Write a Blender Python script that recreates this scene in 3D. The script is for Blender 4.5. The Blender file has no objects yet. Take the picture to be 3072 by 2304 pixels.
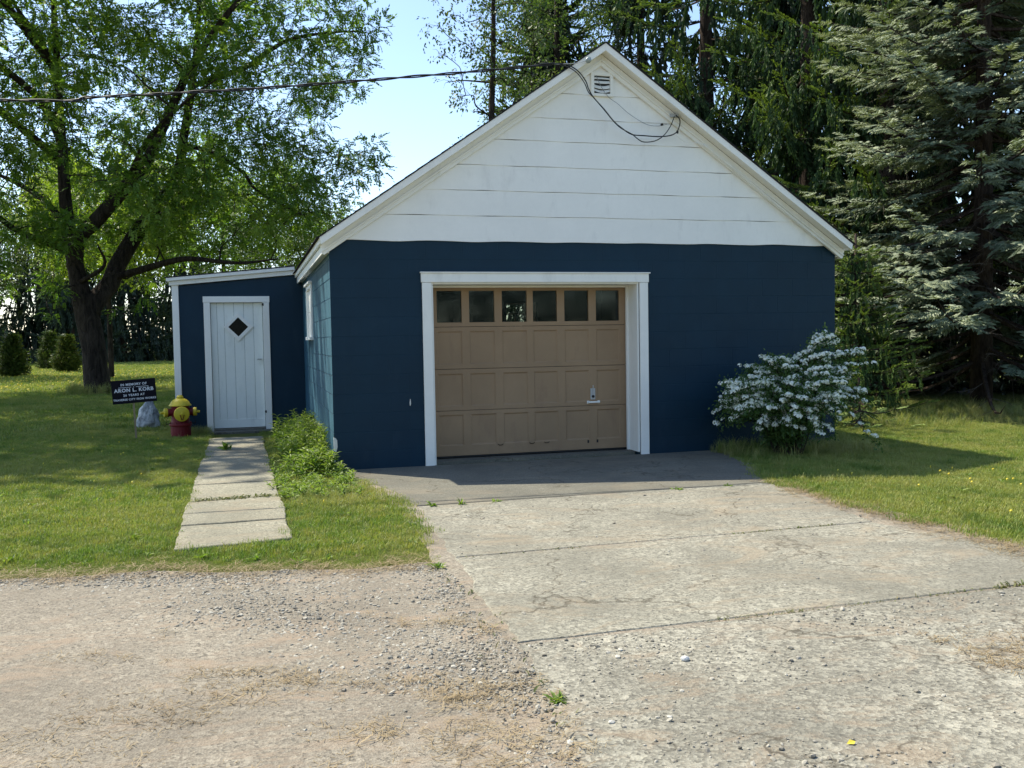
import bpy, math, random
import numpy as np
from mathutils import Matrix, Vector

random.seed(7)
RNG = np.random.default_rng(7)
SC = bpy.context.scene
COL = SC.collection
PI = math.pi

# ------------------------------------------------------------------ camera, light, exposure
def camera():
    F, CX, CY, CZ, YAW, PITCH, ROLL = 933.753, -0.826091, -9.791253, 1.362435, -0.274212, -0.049594, -0.016992
    cy, sy = math.cos(YAW), math.sin(YAW)
    fwd = Vector((-sy * math.cos(PITCH), cy * math.cos(PITCH), math.sin(PITCH)))
    right = Vector((cy, sy, 0)); up = right.cross(fwd)
    r = right * math.cos(ROLL) + up * math.sin(ROLL)
    u = up * math.cos(ROLL) - right * math.sin(ROLL)
    cd = bpy.data.cameras.new('camera'); co = bpy.data.objects.new('camera', cd); COL.objects.link(co)
    m = Matrix((r, u, -fwd)).transposed().to_4x4(); m.translation = (CX, CY, CZ)
    co.matrix_world = m
    cd.sensor_width = 36; cd.lens = F / 1024 * 36; cd.clip_start = .05; cd.clip_end = 2000
    SC.camera = co
camera()

SUN_TRAVEL = Vector((0.477, -0.515, -1.0)).normalized()
SUN_EL = math.asin(-SUN_TRAVEL.z)
SUN_ROT = math.atan2(-SUN_TRAVEL.x, -SUN_TRAVEL.y)
w = bpy.data.worlds.new('World'); SC.world = w; w.use_nodes = True
nt = w.node_tree; bg = nt.nodes['Background']
sky = nt.nodes.new('ShaderNodeTexSky'); sky.sky_type = 'NISHITA'; sky.sun_disc = False
sky.sun_elevation = SUN_EL; sky.sun_rotation = SUN_ROT
sky.air_density = 1.0; sky.dust_density = .7; sky.ozone_density = 1.6; sky.altitude = 200
nt.links.new(sky.outputs[0], bg.inputs[0]); bg.inputs[1].default_value = 0.125
sd = bpy.data.lights.new('sun', 'SUN'); sd.energy = 3.9; sd.angle = math.radians(.53); sd.color = (1, .93, .78)
so = bpy.data.objects.new('sun', sd); COL.objects.link(so); so.location = (-20, 20, 40)
so.rotation_euler = SUN_TRAVEL.to_track_quat('-Z', 'Y').to_euler()
SC.view_settings.view_transform = 'Standard'; SC.view_settings.look = 'None'
SC.view_settings.exposure = 1.08; SC.view_settings.gamma = 1; SC.view_settings.use_curve_mapping = False

# ------------------------------------------------------------------ materials
def nmat(name):
    m = bpy.data.materials.new(name); m.use_nodes = True
    nt = m.node_tree
    return m, nt, nt.nodes['Principled BSDF']
def N(nt, t, **k):
    n = nt.nodes.new(t)
    for a, b in k.items(): setattr(n, a, b)
    return n
def ramp(nt, fac, stops, interp='LINEAR'):
    r = N(nt, 'ShaderNodeValToRGB'); r.color_ramp.interpolation = interp
    e = r.color_ramp.elements
    while len(e) < len(stops): e.new(.5)
    for i, (p, c) in enumerate(stops):
        e[i].position = p; e[i].color = (*c, 1) if len(c) == 3 else c
    if fac is not None: nt.links.new(fac, r.inputs[0])
    return r.outputs[0]
def noise(nt, scale, detail=4, rough=.55, vec=None, dist=0):
    n = N(nt, 'ShaderNodeTexNoise'); n.inputs['Scale'].default_value = scale
    n.inputs['Detail'].default_value = detail; n.inputs['Roughness'].default_value = rough
    n.inputs['Distortion'].default_value = dist
    if vec is not None: nt.links.new(vec, n.inputs['Vector'])
    return n.outputs['Fac']
def pos(nt, scale=None):
    g = N(nt, 'ShaderNodeNewGeometry')
    if scale is None: return g.outputs['Position']
    m = N(nt, 'ShaderNodeVectorMath', operation='MULTIPLY'); m.inputs[1].default_value = scale
    nt.links.new(g.outputs['Position'], m.inputs[0]); return m.outputs[0]
def mixc(nt, fac, a, b, mode='MIX'):
    m = N(nt, 'ShaderNodeMix', data_type='RGBA', blend_type=mode)
    for s, v in ((0, fac), (6, a), (7, b)):
        if isinstance(v, (int, float)): m.inputs[s].default_value = v
        elif isinstance(v, tuple): m.inputs[s].default_value = (*v, 1)
        else: nt.links.new(v, m.inputs[s])
    return m.outputs[2]
def math_(nt, op, a, b=0.0, c=0.0):
    m = N(nt, 'ShaderNodeMath', operation=op)
    for i, v in enumerate((a, b, c)):
        if isinstance(v, (int, float)): m.inputs[i].default_value = v
        else: nt.links.new(v, m.inputs[i])
    return m.outputs[0]
def bump(nt, h, strength, dist, bs, prev=None):
    b = N(nt, 'ShaderNodeBump'); b.inputs['Strength'].default_value = strength; b.inputs['Distance'].default_value = dist
    nt.links.new(h, b.inputs['Height'])
    if prev is not None: nt.links.new(prev, b.inputs['Normal'])
    if bs is not None: nt.links.new(b.outputs[0], bs.inputs['Normal'])
    return b.outputs[0]

def paint(name, c, rough=.55, var=.12, bumpd=.002, spec=.4, grime=None, bscale=60):
    m, nt, b = nmat(name)
    p = pos(nt)
    n1 = noise(nt, 1.7, 5, .6, p); n2 = noise(nt, 26, 4, .6, p)
    dark = tuple(v * (1 - var) for v in c); lite = tuple(min(1, v * (1 + var * .6)) for v in c)
    col = ramp(nt, n1, [(.3, dark), (.7, lite)])
    col = mixc(nt, math_(nt, 'MULTIPLY', n2, .25), col, tuple(v * .75 for v in c))
    if grime:
        g = noise(nt, 5, 6, .7, pos(nt, (1, 1, .35)))
        f = ramp(nt, g, [(.56, (0, 0, 0)), (.72, (1, 1, 1))])
        col = mixc(nt, math_(nt, 'MULTIPLY', f, grime[1]), col, grime[0])
    nt.links.new(col, b.inputs['Base Color'])
    b.inputs['Roughness'].default_value = rough; b.inputs['Specular IOR Level'].default_value = spec
    bump(nt, noise(nt, bscale, 5, .7, p), .5, bumpd, b)
    return m

def leafmat(name, c_dark, c_mid, c_lite, trans=.35, rough=.5, spec=.35, tr_boost=1.3):
    m, nt, b = nmat(name)
    a = N(nt, 'ShaderNodeAttribute', attribute_name='tint')
    col = ramp(nt, a.outputs['Fac'], [(0, c_dark), (.5, c_mid), (1, c_lite)])
    nt.links.new(col, b.inputs['Base Color']); b.inputs['Roughness'].default_value = rough
    b.inputs['Specular IOR Level'].default_value = spec
    t = N(nt, 'ShaderNodeBsdfTranslucent')
    tc = mixc(nt, 1.0, col, (tr_boost * 1.05, tr_boost * 1.15, tr_boost * .5), 'MULTIPLY')
    nt.links.new(tc, t.inputs[0])
    mx = N(nt, 'ShaderNodeMixShader'); mx.inputs[0].default_value = trans
    nt.links.new(b.outputs[0], mx.inputs[1]); nt.links.new(t.outputs[0], mx.inputs[2])
    nt.links.new(mx.outputs[0], nt.nodes['Material Output'].inputs[0])
    return m

def barkmat(name, c1, c2, sc=9, bd=.03):
    m, nt, b = nmat(name)
    v = pos(nt, (1, 1, .22))
    n = noise(nt, sc, 6, .65, v, .6); n2 = noise(nt, sc * 3, 4, .6, v)
    col = ramp(nt, n, [(.35, c1), (.62, c2)])
    col = mixc(nt, math_(nt, 'MULTIPLY', n2, .5), col, c1)
    nt.links.new(col, b.inputs['Base Color']); b.inputs['Roughness'].default_value = .95
    b.inputs['Specular IOR Level'].default_value = .15
    vo = N(nt, 'ShaderNodeTexVoronoi', feature='DISTANCE_TO_EDGE'); vo.inputs['Scale'].default_value = sc * 1.3
    nt.links.new(v, vo.inputs['Vector'])
    e = ramp(nt, vo.outputs['Distance'], [(0, (0, 0, 0)), (.12, (1, 1, 1))])
    x = bump(nt, e, .7, bd, None); bump(nt, n, .8, bd, b, x)
    return m

M = {}
M['navy'] = paint('navy_masonry_paint', (.0036, .0262, .049), .55, .16, .003, .25, grime=((.016, .040, .062), .35), bscale=90)
nv = M['navy'].node_tree.nodes['Principled BSDF']; nv.inputs['Sheen Weight'].default_value = .32; nv.inputs['Sheen Roughness'].default_value = .35; nv.inputs['Sheen Tint'].default_value = (.28, .66, .85, 1)
M['white'] = paint('white_wood_paint', (.88, .86, .79), .5, .05, .0015, .4, grime=((.42, .41, .36), .25))
M['siding'] = paint('white_siding_paint', (.90, .88, .82), .5, .05, .002, .4, grime=((.62, .60, .56), .35))
M['doorwhite'] = paint('pale_door_paint', (.84, .86, .80), .5, .05, .0015, .4, grime=((.36, .36, .32), .25))
M['tan'] = paint('tan_door_paint', (.335, .222, .128), .6, .14, .0012, .25, grime=((.25, .16, .10), .5))
M['roof'] = paint('dark_shingle', (.035, .034, .036), .95, .3, .008, .2)
M['steel'] = paint('dull_steel', (.45, .45, .43), .4, .2, .001, .5)
M['black'] = paint('black_rubber_and_hollows', (.012, .012, .013), .5, .1, .0005, .4)
M['grey_wire'] = paint('grey_wire', (.3, .3, .3), .5, .1, .0005, .4)
M['hyd_red'] = paint('hydrant_red_paint', (.16, .012, .016), .5, .2, .003, .25, grime=((.05, .02, .02), .6), bscale=40)
M['hyd_yel'] = paint('hydrant_yellow_paint', (.60, .47, .03), .45, .15, .003, .35, grime=((.25, .2, .03), .5), bscale=40)
M['signblack'] = paint('black_sign_face', (.007, .006, .012), .5, .05, .0003, .12)
M['signwhite'] = paint('white_lettering', (.75, .75, .78), .6, .04, .0002, .3)
M['stake'] = paint('pale_wood_stake', (.33, .26, .16), .8, .2, .001, .2)
M['porcelain'] = paint('glazed_insulator', (.30, .34, .33), .15, .1, .0003, .6)
M['wood_in'] = paint('interior_wood', (.12, .09, .06), .8, .2, .002, .2)
M['chip'] = paint('bare_white_plaster', (.68, .66, .60), .8, .15, .003, .2)
def glass(name, c=(.02, .03, .03)):
    m, nt, b = nmat(name)
    t = N(nt, 'ShaderNodeBsdfTransparent'); g = N(nt, 'ShaderNodeBsdfGlossy'); g.inputs['Roughness'].default_value = .06
    t.inputs[0].default_value = (.86, .90, .88, 1); g.inputs[0].default_value = (.8, .85, .85, 1)
    fr = N(nt, 'ShaderNodeFresnel'); fr.inputs[0].default_value = 1.5
    d = N(nt, 'ShaderNodeBsdfDiffuse'); d.inputs[0].default_value = (*c, 1)
    m1 = N(nt, 'ShaderNodeMixShader'); m1.inputs[0].default_value = .10
    nt.links.new(t.outputs[0], m1.inputs[1]); nt.links.new(d.outputs[0], m1.inputs[2])
    m2 = N(nt, 'ShaderNodeMixShader'); nt.links.new(fr.outputs[0], m2.inputs[0])
    g.inputs[0].default_value = (.55, .6, .6, 1)
    nt.links.new(m1.outputs[0], m2.inputs[1]); nt.links.new(g.outputs[0], m2.inputs[2])
    nt.links.new(m2.outputs[0], nt.nodes['Material Output'].inputs[0])
    return m
M['glass'] = glass('dusty_window_glass')
M['darkglass'] = paint('dark_pane', (.006, .008, .008), .12, .05, .0002, .25)

def aggregate(name, c_lo, c_hi, dust, dustamt, vsc=85, bumpd=.006, dark=(.05, .05, .045), crack=True, patch=.9):
    """worn exposed-aggregate concrete: pebbles in paste, tan dust drifts, hairline cracks"""
    m, nt, b = nmat(name)
    p = pos(nt)
    vo = N(nt, 'ShaderNodeTexVoronoi'); vo.inputs['Scale'].default_value = vsc; nt.links.new(p, vo.inputs['Vector'])
    vo2 = N(nt, 'ShaderNodeTexVoronoi'); vo2.inputs['Scale'].default_value = vsc * .42; nt.links.new(p, vo2.inputs['Vector'])
    sep = N(nt, 'ShaderNodeSeparateColor'); nt.links.new(vo.outputs['Color'], sep.inputs[0])
    sep2 = N(nt, 'ShaderNodeSeparateColor'); nt.links.new(vo2.outputs['Color'], sep2.inputs[0])
    col = ramp(nt, sep.outputs[0], [(0, c_lo), (.5, tuple((a + b_) / 2 for a, b_ in zip(c_lo, c_hi))), (1, c_hi)])
    pits = ramp(nt, sep.outputs[1], [(.80, (0, 0, 0)), (.92, (1, 1, 1))])
    col = mixc(nt, math_(nt, 'MULTIPLY', pits, .55), col, dark)
    big = ramp(nt, sep2.outputs[0], [(.88, (0, 0, 0)), (.95, (1, 1, 1))])
    col = mixc(nt, math_(nt, 'MULTIPLY', big, .5), col, tuple(min(1, v * 1.3) for v in c_hi))
    n1 = noise(nt, 1.1, 7, .62, p, .4)
    col = mixc(nt, ramp(nt, n1, [(.40, (0, 0, 0)), (.62, (.55, .55, .55))]), col, tuple(v * .8 for v in c_lo))
    n2 = noise(nt, patch, 10, .78, pos(nt, (1.0, 2.1, 1)), 1.4)
    f = ramp(nt, n2, [(.50, (0, 0, 0)), (.62, (1, 1, 1))])
    gr = noise(nt, 120, 3, .7, p)
    d2 = mixc(nt, gr, tuple(v * .75 for v in dust), tuple(v * 1.15 for v in dust))
    col = mixc(nt, math_(nt, 'MULTIPLY', f, dustamt), col, d2)
    h = vo.outputs['Distance']
    if crack:
        ve = N(nt, 'ShaderNodeTexVoronoi', feature='DISTANCE_TO_EDGE'); ve.inputs['Scale'].default_value = .75
        wv = N(nt, 'ShaderNodeVectorMath', operation='ADD')
        nn = N(nt, 'ShaderNodeTexNoise'); nn.inputs['Scale'].default_value = 4; nn.inputs['Detail'].default_value = 6; nt.links.new(p, nn.inputs['Vector'])
        sc_ = N(nt, 'ShaderNodeVectorMath', operation='SCALE'); sc_.inputs[3].default_value = .5; nt.links.new(nn.outputs['Color'], sc_.inputs[0])
        nt.links.new(p, wv.inputs[0]); nt.links.new(sc_.outputs[0], wv.inputs[1]); nt.links.new(wv.outputs[0], ve.inputs['Vector'])
        cf = ramp(nt, ve.outputs['Distance'], [(0, (1, 1, 1)), (.009, (0, 0, 0))])
        gate = ramp(nt, noise(nt, .8, 2, .5, p), [(.42, (0, 0, 0)), (.52, (1, 1, 1))])
        cf = math_(nt, 'MULTIPLY', cf, gate)
        col = mixc(nt, math_(nt, 'MULTIPLY', cf, .75), col, (.06, .05, .035))
    nt.links.new(col, b.inputs['Base Color']); b.inputs['Roughness'].default_value = .95; b.inputs['Specular IOR Level'].default_value = .2
    fine = noise(nt, vsc * 3, 3, .7, p)
    x = bump(nt, h, .35, bumpd, None)
    x = bump(nt, fine, .6, bumpd * .6, None, x)
    bump(nt, n2, .5, .02, b, x)
    return m
M['drive'] = aggregate('worn_drive_concrete', (.180, .171, .136), (.340, .324, .258), (.31, .25, .172), .5)
M['apron'] = aggregate('smooth_apron_concrete', (.125, .120, .098), (.19, .182, .145), (.26, .215, .15), .35, vsc=170, bumpd=.002)
M['coarse'] = aggregate('coarse_gravelled_concrete', (.170, .161, .130), (.40, .380, .305), (.30, .235, .165), .55, vsc=78, bumpd=.010, patch=1.9)
M['walk'] = aggregate('path_concrete', (.20, .19, .145), (.34, .32, .24), (.27, .22, .15), .5, vsc=110, bumpd=.004, crack=False)
M['gravel'] = aggregate('gravel_and_dirt', (.200, .174, .136), (.340, .305, .240), (.32, .250, .180), .8, vsc=105, bumpd=.010, crack=False, patch=1.25)

def lawnbase():
    m, nt, b = nmat('lawn_soil_and_thatch')
    p = pos(nt)
    col = ramp(nt, noise(nt, .45, 5, .6, p), [(.3, (.12, .145, .036)), (.55, (.175, .195, .05)), (.75, (.26, .235, .085))])
    col = mixc(nt, ramp(nt, noise(nt, 60, 4, .7, p), [(.3, (0, 0, 0)), (.7, (1, 1, 1))]), col, (.10, .12, .03))
    col = mixc(nt, math_(nt, 'MULTIPLY', ramp(nt, noise(nt, 14, 5, .7, p), [(.55, (0, 0, 0)), (.75, (1, 1, 1))]), .6), col, (.20, .17, .085))
    nt.links.new(col, b.inputs['Base Color']); b.inputs['Roughness'].default_value = 1; b.inputs['Specular IOR Level'].default_value = .1
    bump(nt, noise(nt, 70, 5, .8, p), 1, .03, b)
    return m
M['lawn'] = lawnbase()
def grassmat(name, c_dark, c_mid, c_dry, trans=.35):
    m, nt, b = nmat(name)
    a = N(nt, 'ShaderNodeAttribute', attribute_name='tint')
    ai = N(nt, 'ShaderNodeAttribute', attribute_name='itint', attribute_type='INSTANCER')
    p = pos(nt)
    dry = noise(nt, .5, 6, .62, p, .5)
    col = ramp(nt, math_(nt, 'MULTIPLY_ADD', ai.outputs['Fac'], .5, math_(nt, 'MULTIPLY', a.outputs['Fac'], .55)), [(0, c_dark), (.55, c_mid), (1, c_dry)])
    col = mixc(nt, ramp(nt, dry, [(.42, (0, 0, 0)), (.68, (.7, .7, .7))]), col, c_dry)
    d2 = noise(nt, 5.5, 5, .7, p, .8)
    col = mixc(nt, ramp(nt, d2, [(.47, (0, 0, 0)), (.62, (.75, .75, .75))]), col, tuple(v * .85 for v in c_dry))
    d3 = noise(nt, 2.3, 4, .6, p, .4)
    col = mixc(nt, ramp(nt, d3, [(.52, (0, 0, 0)), (.68, (.7, .7, .7))]), col, c_dark)
    nt.links.new(col, b.inputs['Base Color']); b.inputs['Roughness'].default_value = .55; b.inputs['Specular IOR Level'].default_value = .3
    t = N(nt, 'ShaderNodeBsdfTranslucent'); nt.links.new(mixc(nt, 1.0, col, (1.3, 1.3, .6), 'MULTIPLY'), t.inputs[0])
    mx = N(nt, 'ShaderNodeMixShader'); mx.inputs[0].default_value = trans
    nt.links.new(b.outputs[0], mx.inputs[1]); nt.links.new(t.outputs[0], mx.inputs[2])
    nt.links.new(mx.outputs[0], nt.nodes['Material Output'].inputs[0])
    return m
M['grass'] = grassmat('lawn_grass', (.070, .145, .020), (.165, .260, .045), (.40, .38, .13))
M['tallgrass'] = grassmat('tall_grass', (.08, .15, .025), (.20, .27, .06), (.46, .42, .19))
M['straw'] = grassmat('dry_straw', (.14, .10, .055), (.26, .19, .10), (.36, .28, .16), .1)
M['stone'] = None
def stonemat():
    m, nt, b = nmat('loose_stone')
    ai = N(nt, 'ShaderNodeAttribute', attribute_name='itint', attribute_type='INSTANCER')
    col = ramp(nt, ai.outputs['Fac'], [(0, (.09, .085, .07)), (.2, (.20, .185, .15)), (.6, (.31, .29, .235)), (.92, (.46, .44, .37)), (1, (.60, .58, .51))])
    col = mixc(nt, math_(nt, 'MULTIPLY', noise(nt, 150, 3, .6, pos(nt)), .4), col, (.18, .145, .105))
    nt.links.new(col, b.inputs['Base Color']); b.inputs['Roughness'].default_value = .9
    return m
M['stone'] = stonemat()
M['bark'] = barkmat('rough_dark_bark', (.018, .014, .012), (.075, .058, .046), 9, .04)
M['bark2'] = barkmat('spruce_bark', (.025, .018, .015), (.095, .07, .055), 16, .015)
M['deadwood'] = barkmat('grey_dead_twigs', (.10, .085, .07), (.22, .19, .16), 20, .003)
M['walnut'] = leafmat('walnut_leaf', (.045, .095, .018), (.10, .18, .030), (.23, .30, .055), .45)
M['maple'] = leafmat('maple_leaf', (.045, .085, .030), (.085, .135, .045), (.17, .19, .07), .35)
M['yleaf'] = leafmat('sunlit_young_leaf', (.10, .16, .02), (.20, .27, .035), (.34, .38, .06), .5)
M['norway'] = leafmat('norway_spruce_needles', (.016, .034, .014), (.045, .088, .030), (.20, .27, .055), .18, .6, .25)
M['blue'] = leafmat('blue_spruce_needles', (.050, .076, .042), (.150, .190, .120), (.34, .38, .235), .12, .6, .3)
M['farspruce'] = leafmat('far_spruce_needles', (.014, .026, .014), (.032, .055, .030), (.06, .085, .04), .12)
M['thuja'] = leafmat('cedar_foliage', (.03, .055, .015), (.065, .10, .022), (.14, .14, .035), .2)
M['weed'] = leafmat('leafy_weed', (.06, .12, .015), (.14, .22, .035), (.30, .36, .08), .4)
M['jweed'] = leafmat('tired_joint_weed', (.07, .075, .03), (.12, .15, .045), (.26, .21, .12), .25)
M['spirea'] = leafmat('bush_leaf', (.03, .065, .018), (.06, .12, .03), (.12, .19, .05), .35)
M['petal'] = leafmat('white_blossom', (.80, .81, .76), (.88, .89, .85), (.93, .93, .90), .25, tr_boost=.95)
M['deadneedle'] = leafmat('brown_dead_foliage', (.05, .035, .022), (.11, .08, .05), (.19, .14, .09), .2)

# ------------------------------------------------------------------ object helpers
def tag(o, label=None, cat=None, group=None, kind=None):
    if label: o['label'] = label
    if cat: o['category'] = cat
    if group: o['group'] = group
    if kind: o['kind'] = kind
    return o
def empty(name, loc, label, cat, group=None, rz=0):
    o = bpy.data.objects.new(name, None); COL.objects.link(o); o.location = loc; o.rotation_euler = (0, 0, rz)
    o.empty_display_size = .1
    return tag(o, label, cat, group)
def link(name, me, parent=None, world=True):
    o = bpy.data.objects.new(name, me); COL.objects.link(o)
    if parent is not None:
        o.parent = parent
        if world:                      # geometry is given in world coordinates
            inv = Matrix.Identity(4); p = parent
            while p is not None:
                inv = inv @ p.matrix_basis.inverted(); p = p.parent
            o.matrix_parent_inverse = parent_world(parent).inverted()
    return o
def parent_world(p):
    m = Matrix.Identity(4); chain = []
    while p is not None: chain.append(p); p = p.parent
    for q in reversed(chain): m = m @ (q.matrix_parent_inverse @ q.matrix_basis)
    return m
def mesh_np(name, V, faces, mats, mi=None, smooth=False, tint=None):
    """faces: (n,3) or (n,4) array, or list of those"""
    V = np.asarray(V, np.float32)
    if isinstance(faces, np.ndarray): faces = [faces]
    faces = [f for f in faces if len(f)]
    me = bpy.data.meshes.new(name)
    me.vertices.add(len(V)); me.vertices.foreach_set('co', V.ravel())
    tot = np.concatenate([np.full(len(f), f.shape[1], np.int32) for f in faces])
    idx = np.concatenate([f.ravel() for f in faces]).astype(np.int32)
    me.loops.add(len(idx)); me.loops.foreach_set('vertex_index', idx)
    me.polygons.add(len(tot))
    st = np.zeros(len(tot), np.int32); st[1:] = np.cumsum(tot)[:-1]
    me.polygons.foreach_set('loop_start', st)
    try: me.polygons.foreach_set('loop_total', tot)
    except Exception: pass
    if mi is not None: me.polygons.foreach_set('material_index', np.asarray(mi, np.int32))
    me.polygons.foreach_set('use_smooth', np.full(len(tot), smooth))
    for m in (mats if isinstance(mats, (list, tuple)) else [mats]): me.materials.append(m)
    if tint is not None:
        a = me.attributes.new('tint', 'FLOAT', 'FACE'); a.data.foreach_set('value', np.asarray(tint, np.float32))
    me.update(calc_edges=True)
    return me

class MB:
    """collects boxes, tubes, lathes and loose polygons into ONE mesh"""
    def __init__(s): s.v = []; s.f = []
    def add(s, V, F):
        o = len(s.v); s.v += [tuple(map(float, p)) for p in V]; s.f += [tuple(i + o for i in f) for f in F]; return s
    def box(s, x0, x1, y0, y1, z0, z1):
        V = [(x, y, z) for z in (z0, z1) for y in (y0, y1) for x in (x0, x1)]
        return s.add(V, [(0, 2, 3, 1), (4, 5, 7, 6), (0, 1, 5, 4), (2, 6, 7, 3), (0, 4, 6, 2), (1, 3, 7, 5)])
    def prism(s, poly, axis, a0, a1):
        """poly in the other two axes (order x,y,z without axis), extruded along axis"""
        def mk(p, a):
            p = list(p); p.insert(axis, a); return tuple(p)
        n = len(poly)
        V = [mk(p, a0) for p in poly] + [mk(p, a1) for p in poly]
        F = [tuple(range(n))[::-1], tuple(range(n, 2 * n))] + [(i, (i + 1) % n, n + (i + 1) % n, n + i) for i in range(n)]
        return s.add(V, F)
    def tube(s, pts, r, n=8, cap=True):
        pts = [Vector(p) for p in pts]; rr = r if isinstance(r, (list, tuple)) else [r] * len(pts)
        V = []; F = []; ref = None
        for i, p in enumerate(pts):
            t = (pts[min(i + 1, len(pts) - 1)] - pts[max(i - 1, 0)]).normalized()
            if ref is None: ref = t.orthogonal().normalized()
            ref = (ref - t * ref.dot(t)).normalized(); b = t.cross(ref)
            for k in range(n):
                a = 2 * PI * k / n; V.append(p + (ref * math.cos(a) + b * math.sin(a)) * rr[i])
        for i in range(len(pts) - 1):
            for k in range(n):
                F.append((i * n + k, i * n + (k + 1) % n, (i + 1) * n + (k + 1) % n, (i + 1) * n + k))
        if cap: F.append(tuple(range(n))[::-1]); F.append(tuple(range((len(pts) - 1) * n, len(pts) * n)))
        return s.add(V, F)
    def lathe(s, prof, n=24, c=(0, 0, 0), axis=(0, 0, 1), flute=None):
        ax = Vector(axis).normalized(); q = Vector((0, 0, 1)).rotation_difference(ax)
        V = []; F = []
        for (r, z) in prof:
            for k in range(n):
                a = 2 * PI * k / n
                rr = r
                if flute and flute[0] <= z <= flute[1]: rr = r * (1 - flute[2] * (k % 2))
                V.append(q @ Vector((rr * math.cos(a), rr * math.sin(a), z)) + Vector(c))
        m = len(prof)
        for i in range(m - 1):
            for k in range(n): F.append((i * n + k, i * n + (k + 1) % n, (i + 1) * n + (k + 1) % n, (i + 1) * n + k))
        F.append(tuple(range(n))[::-1]); F.append(tuple(range((m - 1) * n, m * n)))
        return s.add(V, F)
    def mesh(s, name, mats, smooth=False):
        me = bpy.data.meshes.new(name); me.from_pydata(s.v, [], s.f); me.update()
        for m in (mats if isinstance(mats, (list, tuple)) else [mats]): me.materials.append(m)
        if smooth:
            me.polygons.foreach_set('use_smooth', np.ones(len(me.polygons), bool))
        return me
    def build(s, name, mats, parent=None, bevel=0, smooth=False, auto=None):
        o = link(name, s.mesh(name, mats, smooth), parent)
        if bevel:
            b = o.modifiers.new('bevel', 'BEVEL'); b.width = bevel; b.segments = 1; b.limit_method = 'ANGLE'; b.angle_limit = math.radians(40)
        if auto:
            try: o.data.set_sharp_from_angle(angle=math.radians(auto))
            except Exception: pass
        return o

# ------------------------------------------------------------------ ground
def smooth(a, b, x):
    t = np.clip((x - a) / (b - a), 0, 1); return t * t * (3 - 2 * t)
def gz(x, y):
    x = np.asarray(x, float); y = np.asarray(y, float)
    base = -.08 * smooth(4.7, 7.2, x) * smooth(-7.5, -5.5, y)
    und = .012 * np.sin(x * 1.3 + 1) * np.cos(y * .9) * smooth(3.9, 5.5, np.abs(x - 1.2)) * smooth(-3.4, -2.0, y + .2 * (x + 2.3))
    far = .25 * np.sin(x * .05) * np.cos(y * .06) * smooth(30, 70, y)
    return base + und + far
def ybound(x):           # edge between lawn and gravel, left of the drive
    x = np.asarray(x, float)
    return -3.78 - .20 * (x + 2.3) + .05 * np.sin(x * 3.1) + .03 * np.sin(x * 7.7)
xs = np.unique(np.concatenate([np.linspace(-300, -14, 24), np.linspace(-14, 16, 101), np.linspace(16, 300, 24)]))
ys = np.unique(np.concatenate([np.linspace(-120, -14, 12), np.linspace(-14, 24, 120), np.linspace(24, 500, 40)]))
X, Y = np.meshgrid(xs, ys); Z = gz(X, Y)
nx, ny = len(xs), len(ys)
ii = (np.arange(ny - 1)[:, None] * nx + np.arange(nx - 1)[None]).ravel()
tag(link('ground', mesh_np('ground', np.stack([X, Y, Z], -1).reshape(-1, 3), np.stack([ii, ii + 1, ii + nx + 1, ii + nx], 1), M['lawn'], smooth=True)), kind='structure')

# gravel road: left of the drive and across the foreground
def strip_mesh(name, xs, y_top, y_bot, z, mat, ny=24, zf=None):
    n = len(xs); t = np.linspace(0, 1, ny) ** 1.6
    V = np.zeros((ny, n, 3)); yt = y_top(xs)
    V[:, :, 0] = xs[None]; V[:, :, 1] = yt[None] + (y_bot - yt[None]) * t[:, None]; V[:, :, 2] = z
    if zf is not None: V[:, :, 2] += zf(V[:, :, 0], V[:, :, 1])
    i = (np.arange(ny - 1)[:, None] * n + np.arange(n - 1)[None]).ravel()
    return mesh_np(name, V.reshape(-1, 3), np.stack([i, i + n, i + n + 1, i + 1], 1), mat, smooth=True)
groad = link('gravel_road', strip_mesh('gravel_road', np.linspace(-40, .27, 260), ybound, -60, .005, M['gravel'], 60,
              lambda x, y: (.008 + .006 * np.sin(x * 2.1 + y * 1.3) + .002 * np.sin(y * 5.3)) * np.clip((ybound(x) - y) * 2, 0, 1) * np.clip((.2 - x) * 3, 0, 1)))
tag(groad, kind='structure')

# concrete drive: four slabs, recessed joints, irregular edges
def slab_poly(mb, pts, z0, z1, ch=.008):
    n = len(pts); c = np.mean(pts, 0)
    P = np.array(pts, float); Q = P + (c - P) / np.linalg.norm(c - P, axis=1)[:, None] * ch
    V = [(*p, z0) for p in P] + [(*p, z1 - ch * .7) for p in P] + [(*p, z1) for p in Q]
    F = [(i, (i + 1) % n, n + (i + 1) % n, n + i) for i in range(n)] + [(n + i, n + (i + 1) % n, 2 * n + (i + 1) % n, 2 * n + i) for i in range(n)]
    F.append(tuple(range(2 * n, 3 * n)))
    return mb.add(V, F)
def edge(a, b, n, amp, seed):
    r = random.Random(seed); out = []
    a = Vector(a); b = Vector(b); d = (b - a).normalized(); nrm = Vector((-d.y, d.x))
    w = 0
    for i in range(n):
        w = w * .6 + r.uniform(-amp, amp)
        q = a + (b - a) * (i / n) + nrm * (w if i else 0); out.append((q.x, q.y))
    return out
drive = empty('driveway', (2, -3, 0), None, None); tag(drive, kind='structure')
def slab(corners, z, mat, seeds, amp=.02, parent=drive):
    pts = []
    for i, c in enumerate(corners):
        d = corners[(i + 1) % len(corners)]
        L = math.dist(c, d); pts += edge(c, d, max(2, int(L / .09)), amp if seeds[i] % 2 else .004, seeds[i])
    mb = MB(); slab_poly(mb, pts, -.03, z); return mb
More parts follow.
